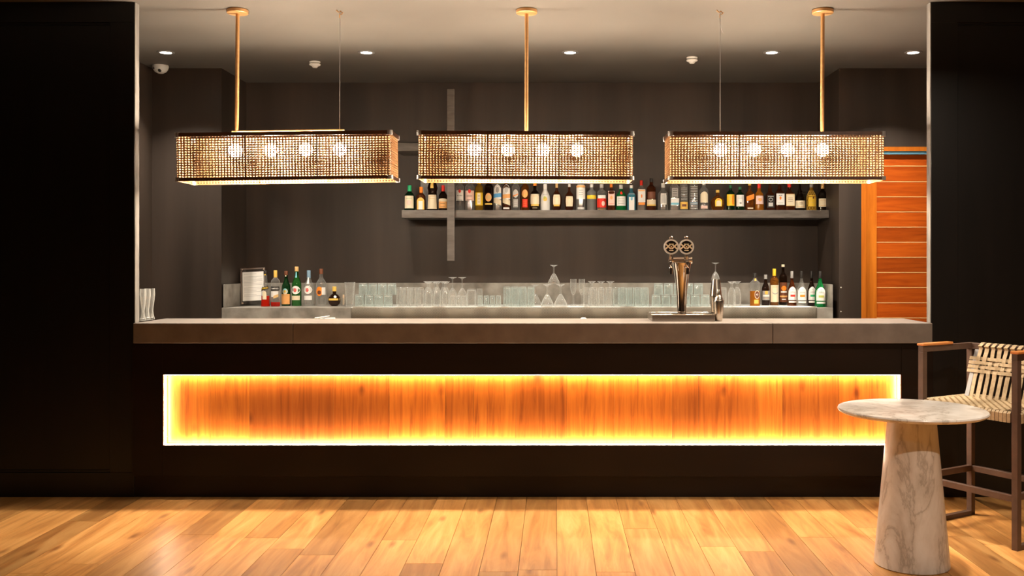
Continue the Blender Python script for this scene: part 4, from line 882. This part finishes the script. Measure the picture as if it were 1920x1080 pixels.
# ------------------------------------------------------------------ bar stool
ang = math.radians(31); A0 = Vector((2.085, 5.47, 0))
ub = Vector((math.cos(ang), math.sin(ang), 0)); uc = Vector((math.sin(ang), -math.cos(ang), 0))
ctr = A0 + ub * .215 + uc * .285
stl = thing('bar_stool', 'tall brown metal bar stool with woven beige strap seat and wooden armrests', 'bar stool', (ctr.x, ctr.y, 0))
SD, SW, ST = .43, .575, .034
def S(b_, c_, z): return A0 + ub * b_ + uc * c_ + Vector((0, 0, z)) - Vector((ctr.x, ctr.y, 0))
AH, SH, FR = .995, .705, .275
for nm, b_, c_ in (('front', 0, 0), ('back', SD, 0), ('front', 0, SW), ('back', SD, SW)):
    ob('leg', MB().bar(S(b_, c_, 0.0), S(b_, c_, AH - .017), ST, ST, ub), M_frame, stl, bevel=.002)
h = ST / 2
for c_ in (0, SW):
    ob('floor_runner', MB().bar(S(h, c_, .013), S(SD - h, c_, .013), ST, .026), M_frame, stl, bevel=.002)
    ob('side_rail', MB().bar(S(h, c_, FR), S(SD - h, c_, FR), ST * .8, ST), M_frame, stl, bevel=.002)
    ob('seat_rail', MB().bar(S(h, c_, SH - .025), S(SD - h, c_, SH - .025), ST, .045), M_frame, stl, bevel=.002)
    ob('arm_rail', MB().bar(S(-h, c_, AH), S(SD + h, c_, AH), ST, .034), M_frame, stl, bevel=.002)
    ob('armrest', MB().bar(S(-h - .004, c_, AH + .024), S(SD * .56, c_, AH + .024), ST + .012, .014), M_arm, stl, bevel=.004, label='orange-brown wooden armrest pad')
for b_ in (0, SD):
    ob('foot_rail', MB().bar(S(b_, h, FR - (.0 if b_ else .012)), S(b_, SW - h, FR - (.0 if b_ else .012)), ST * .8, ST), M_frame, stl, bevel=.002)
    ob('seat_rail', MB().bar(S(b_, h, SH - .025), S(b_, SW - h, SH - .025), ST, .045), M_frame, stl, bevel=.002)
ob('back_rail', MB().bar(S(SD, h, AH), S(SD, SW - h, AH), ST, .034), M_frame, stl, bevel=.002)
for c_ in (.05, SW - .05):
    ob('back_post', MB().bar(S(SD - .02, c_ + .012, AH - .02), S(SD - .105, c_, SH - .01), .028, .02, ub), M_greypost, stl, bevel=.002)
# seat straps
def ribbon(pts, wdir, wd, th=.0022):
    mb = MB(); n_ = len(pts)
    for i, p in enumerate(pts):
        t_ = (pts[min(i + 1, n_ - 1)] - pts[max(i - 1, 0)]).normalized(); nn = t_.cross(wdir).normalized()
        for s_, q in ((-1, -1), (1, -1), (1, 1), (-1, 1)): mb.v.append(tuple(p + wdir * (s_ * wd / 2) + nn * (q * th / 2)))
    for i in range(n_ - 1):
        for k in range(4): a = i * 4 + k; c = i * 4 + (k + 1) % 4; mb.f.append((a, c, c + 4, a + 4))
    mb.f += [(0, 1, 2, 3), tuple((n_ - 1) * 4 + k for k in (3, 2, 1, 0))]
    return mb
NB, NCc = 18, 24
pb, pcw = (SD - .01) / NB, (SW - .04) / NCc
ZT = SH + .004
for j in range(NCc):                   # straps running front to back, wrapped over the front and back rails
    c_ = .02 + pcw * (j + .5); pts = [S(-h - .004, c_, SH - .05), S(-h - .004, c_, SH - .004), S(-h + .006, c_, ZT + .002)]
    for i in range(NB): pts.append(S(.005 + pb * (i + .5), c_, ZT + (.0035 if (i + j) % 2 else -.0015)))
    pts += [S(SD + h - .006, c_, ZT + .002), S(SD + h + .004, c_, SH - .004), S(SD + h + .004, c_, SH - .05)]
    ob('seat_strap', ribbon(pts, uc, pcw * (.80 if j % 3 else .88)), M_strap, stl)
for i in range(NB):
    b_ = .005 + pb * (i + .5); pts = [S(b_, -h - .004, SH - .05), S(b_, -h - .004, SH - .004), S(b_, -h + .006, ZT + .002)]
    for j in range(NCc): pts.append(S(b_, .02 + pcw * (j + .5), ZT + (-.0015 if (i + j) % 2 else .0035)))
    pts += [S(b_, SW + h - .006, ZT + .002), S(b_, SW + h + .004, SH - .004), S(b_, SW + h + .004, SH - .05)]
    ob('seat_strap', ribbon(pts, ub, pb * .80), M_strap, stl)
# back straps
def BP(c_, t_, off=0):                 # point on the leaning back plane, t 0 at the seat, 1 at the rail
    return S(SD - .118 + .098 * t_ - off, c_, SH + .005 + (AH + .004 - SH) * t_)
NV = 11; hz = [.50, .58, .66, .74]
for j in range(NV):
    c_ = .085 + (SW - .17) * j / (NV - 1)
    pts = [BP(c_, -.04)]
    for q in range(13):
        t_ = q / 12 * .94; o_ = 0
        for k, hh_ in enumerate(hz):
            if abs(t_ - hh_) < .045: o_ = .0045 if (j // 2 + k) % 2 else -.0025
        pts.append(BP(c_, t_, o_))
    pts += [BP(c_, .98, .014), S(SD - h - .006, c_, AH + .010), S(SD - .008, c_, AH + .021), S(SD + .010, c_, AH + .021), S(SD + h + .005, c_, AH + .006), S(SD + h + .005, c_, AH - .02)]
    ob('back_strap', ribbon(pts, uc, .026 if j % 2 else .023), M_strap, stl)
for k, hh_ in enumerate(hz):
    pts = [BP(.030, hh_, -.02), BP(.030, hh_, .006)]
    for j in range(NV): pts.append(BP(.085 + (SW - .17) * j / (NV - 1), hh_, -.003 if (j // 2 + k) % 2 else .005))
    pts += [BP(SW - .030, hh_, .006), BP(SW - .030, hh_, -.02)]
    wdv = (BP(.1, 1) - BP(.1, 0)).normalized()
    ob('cross_strap', ribbon(pts, wdv, .019), M_strap, stl)
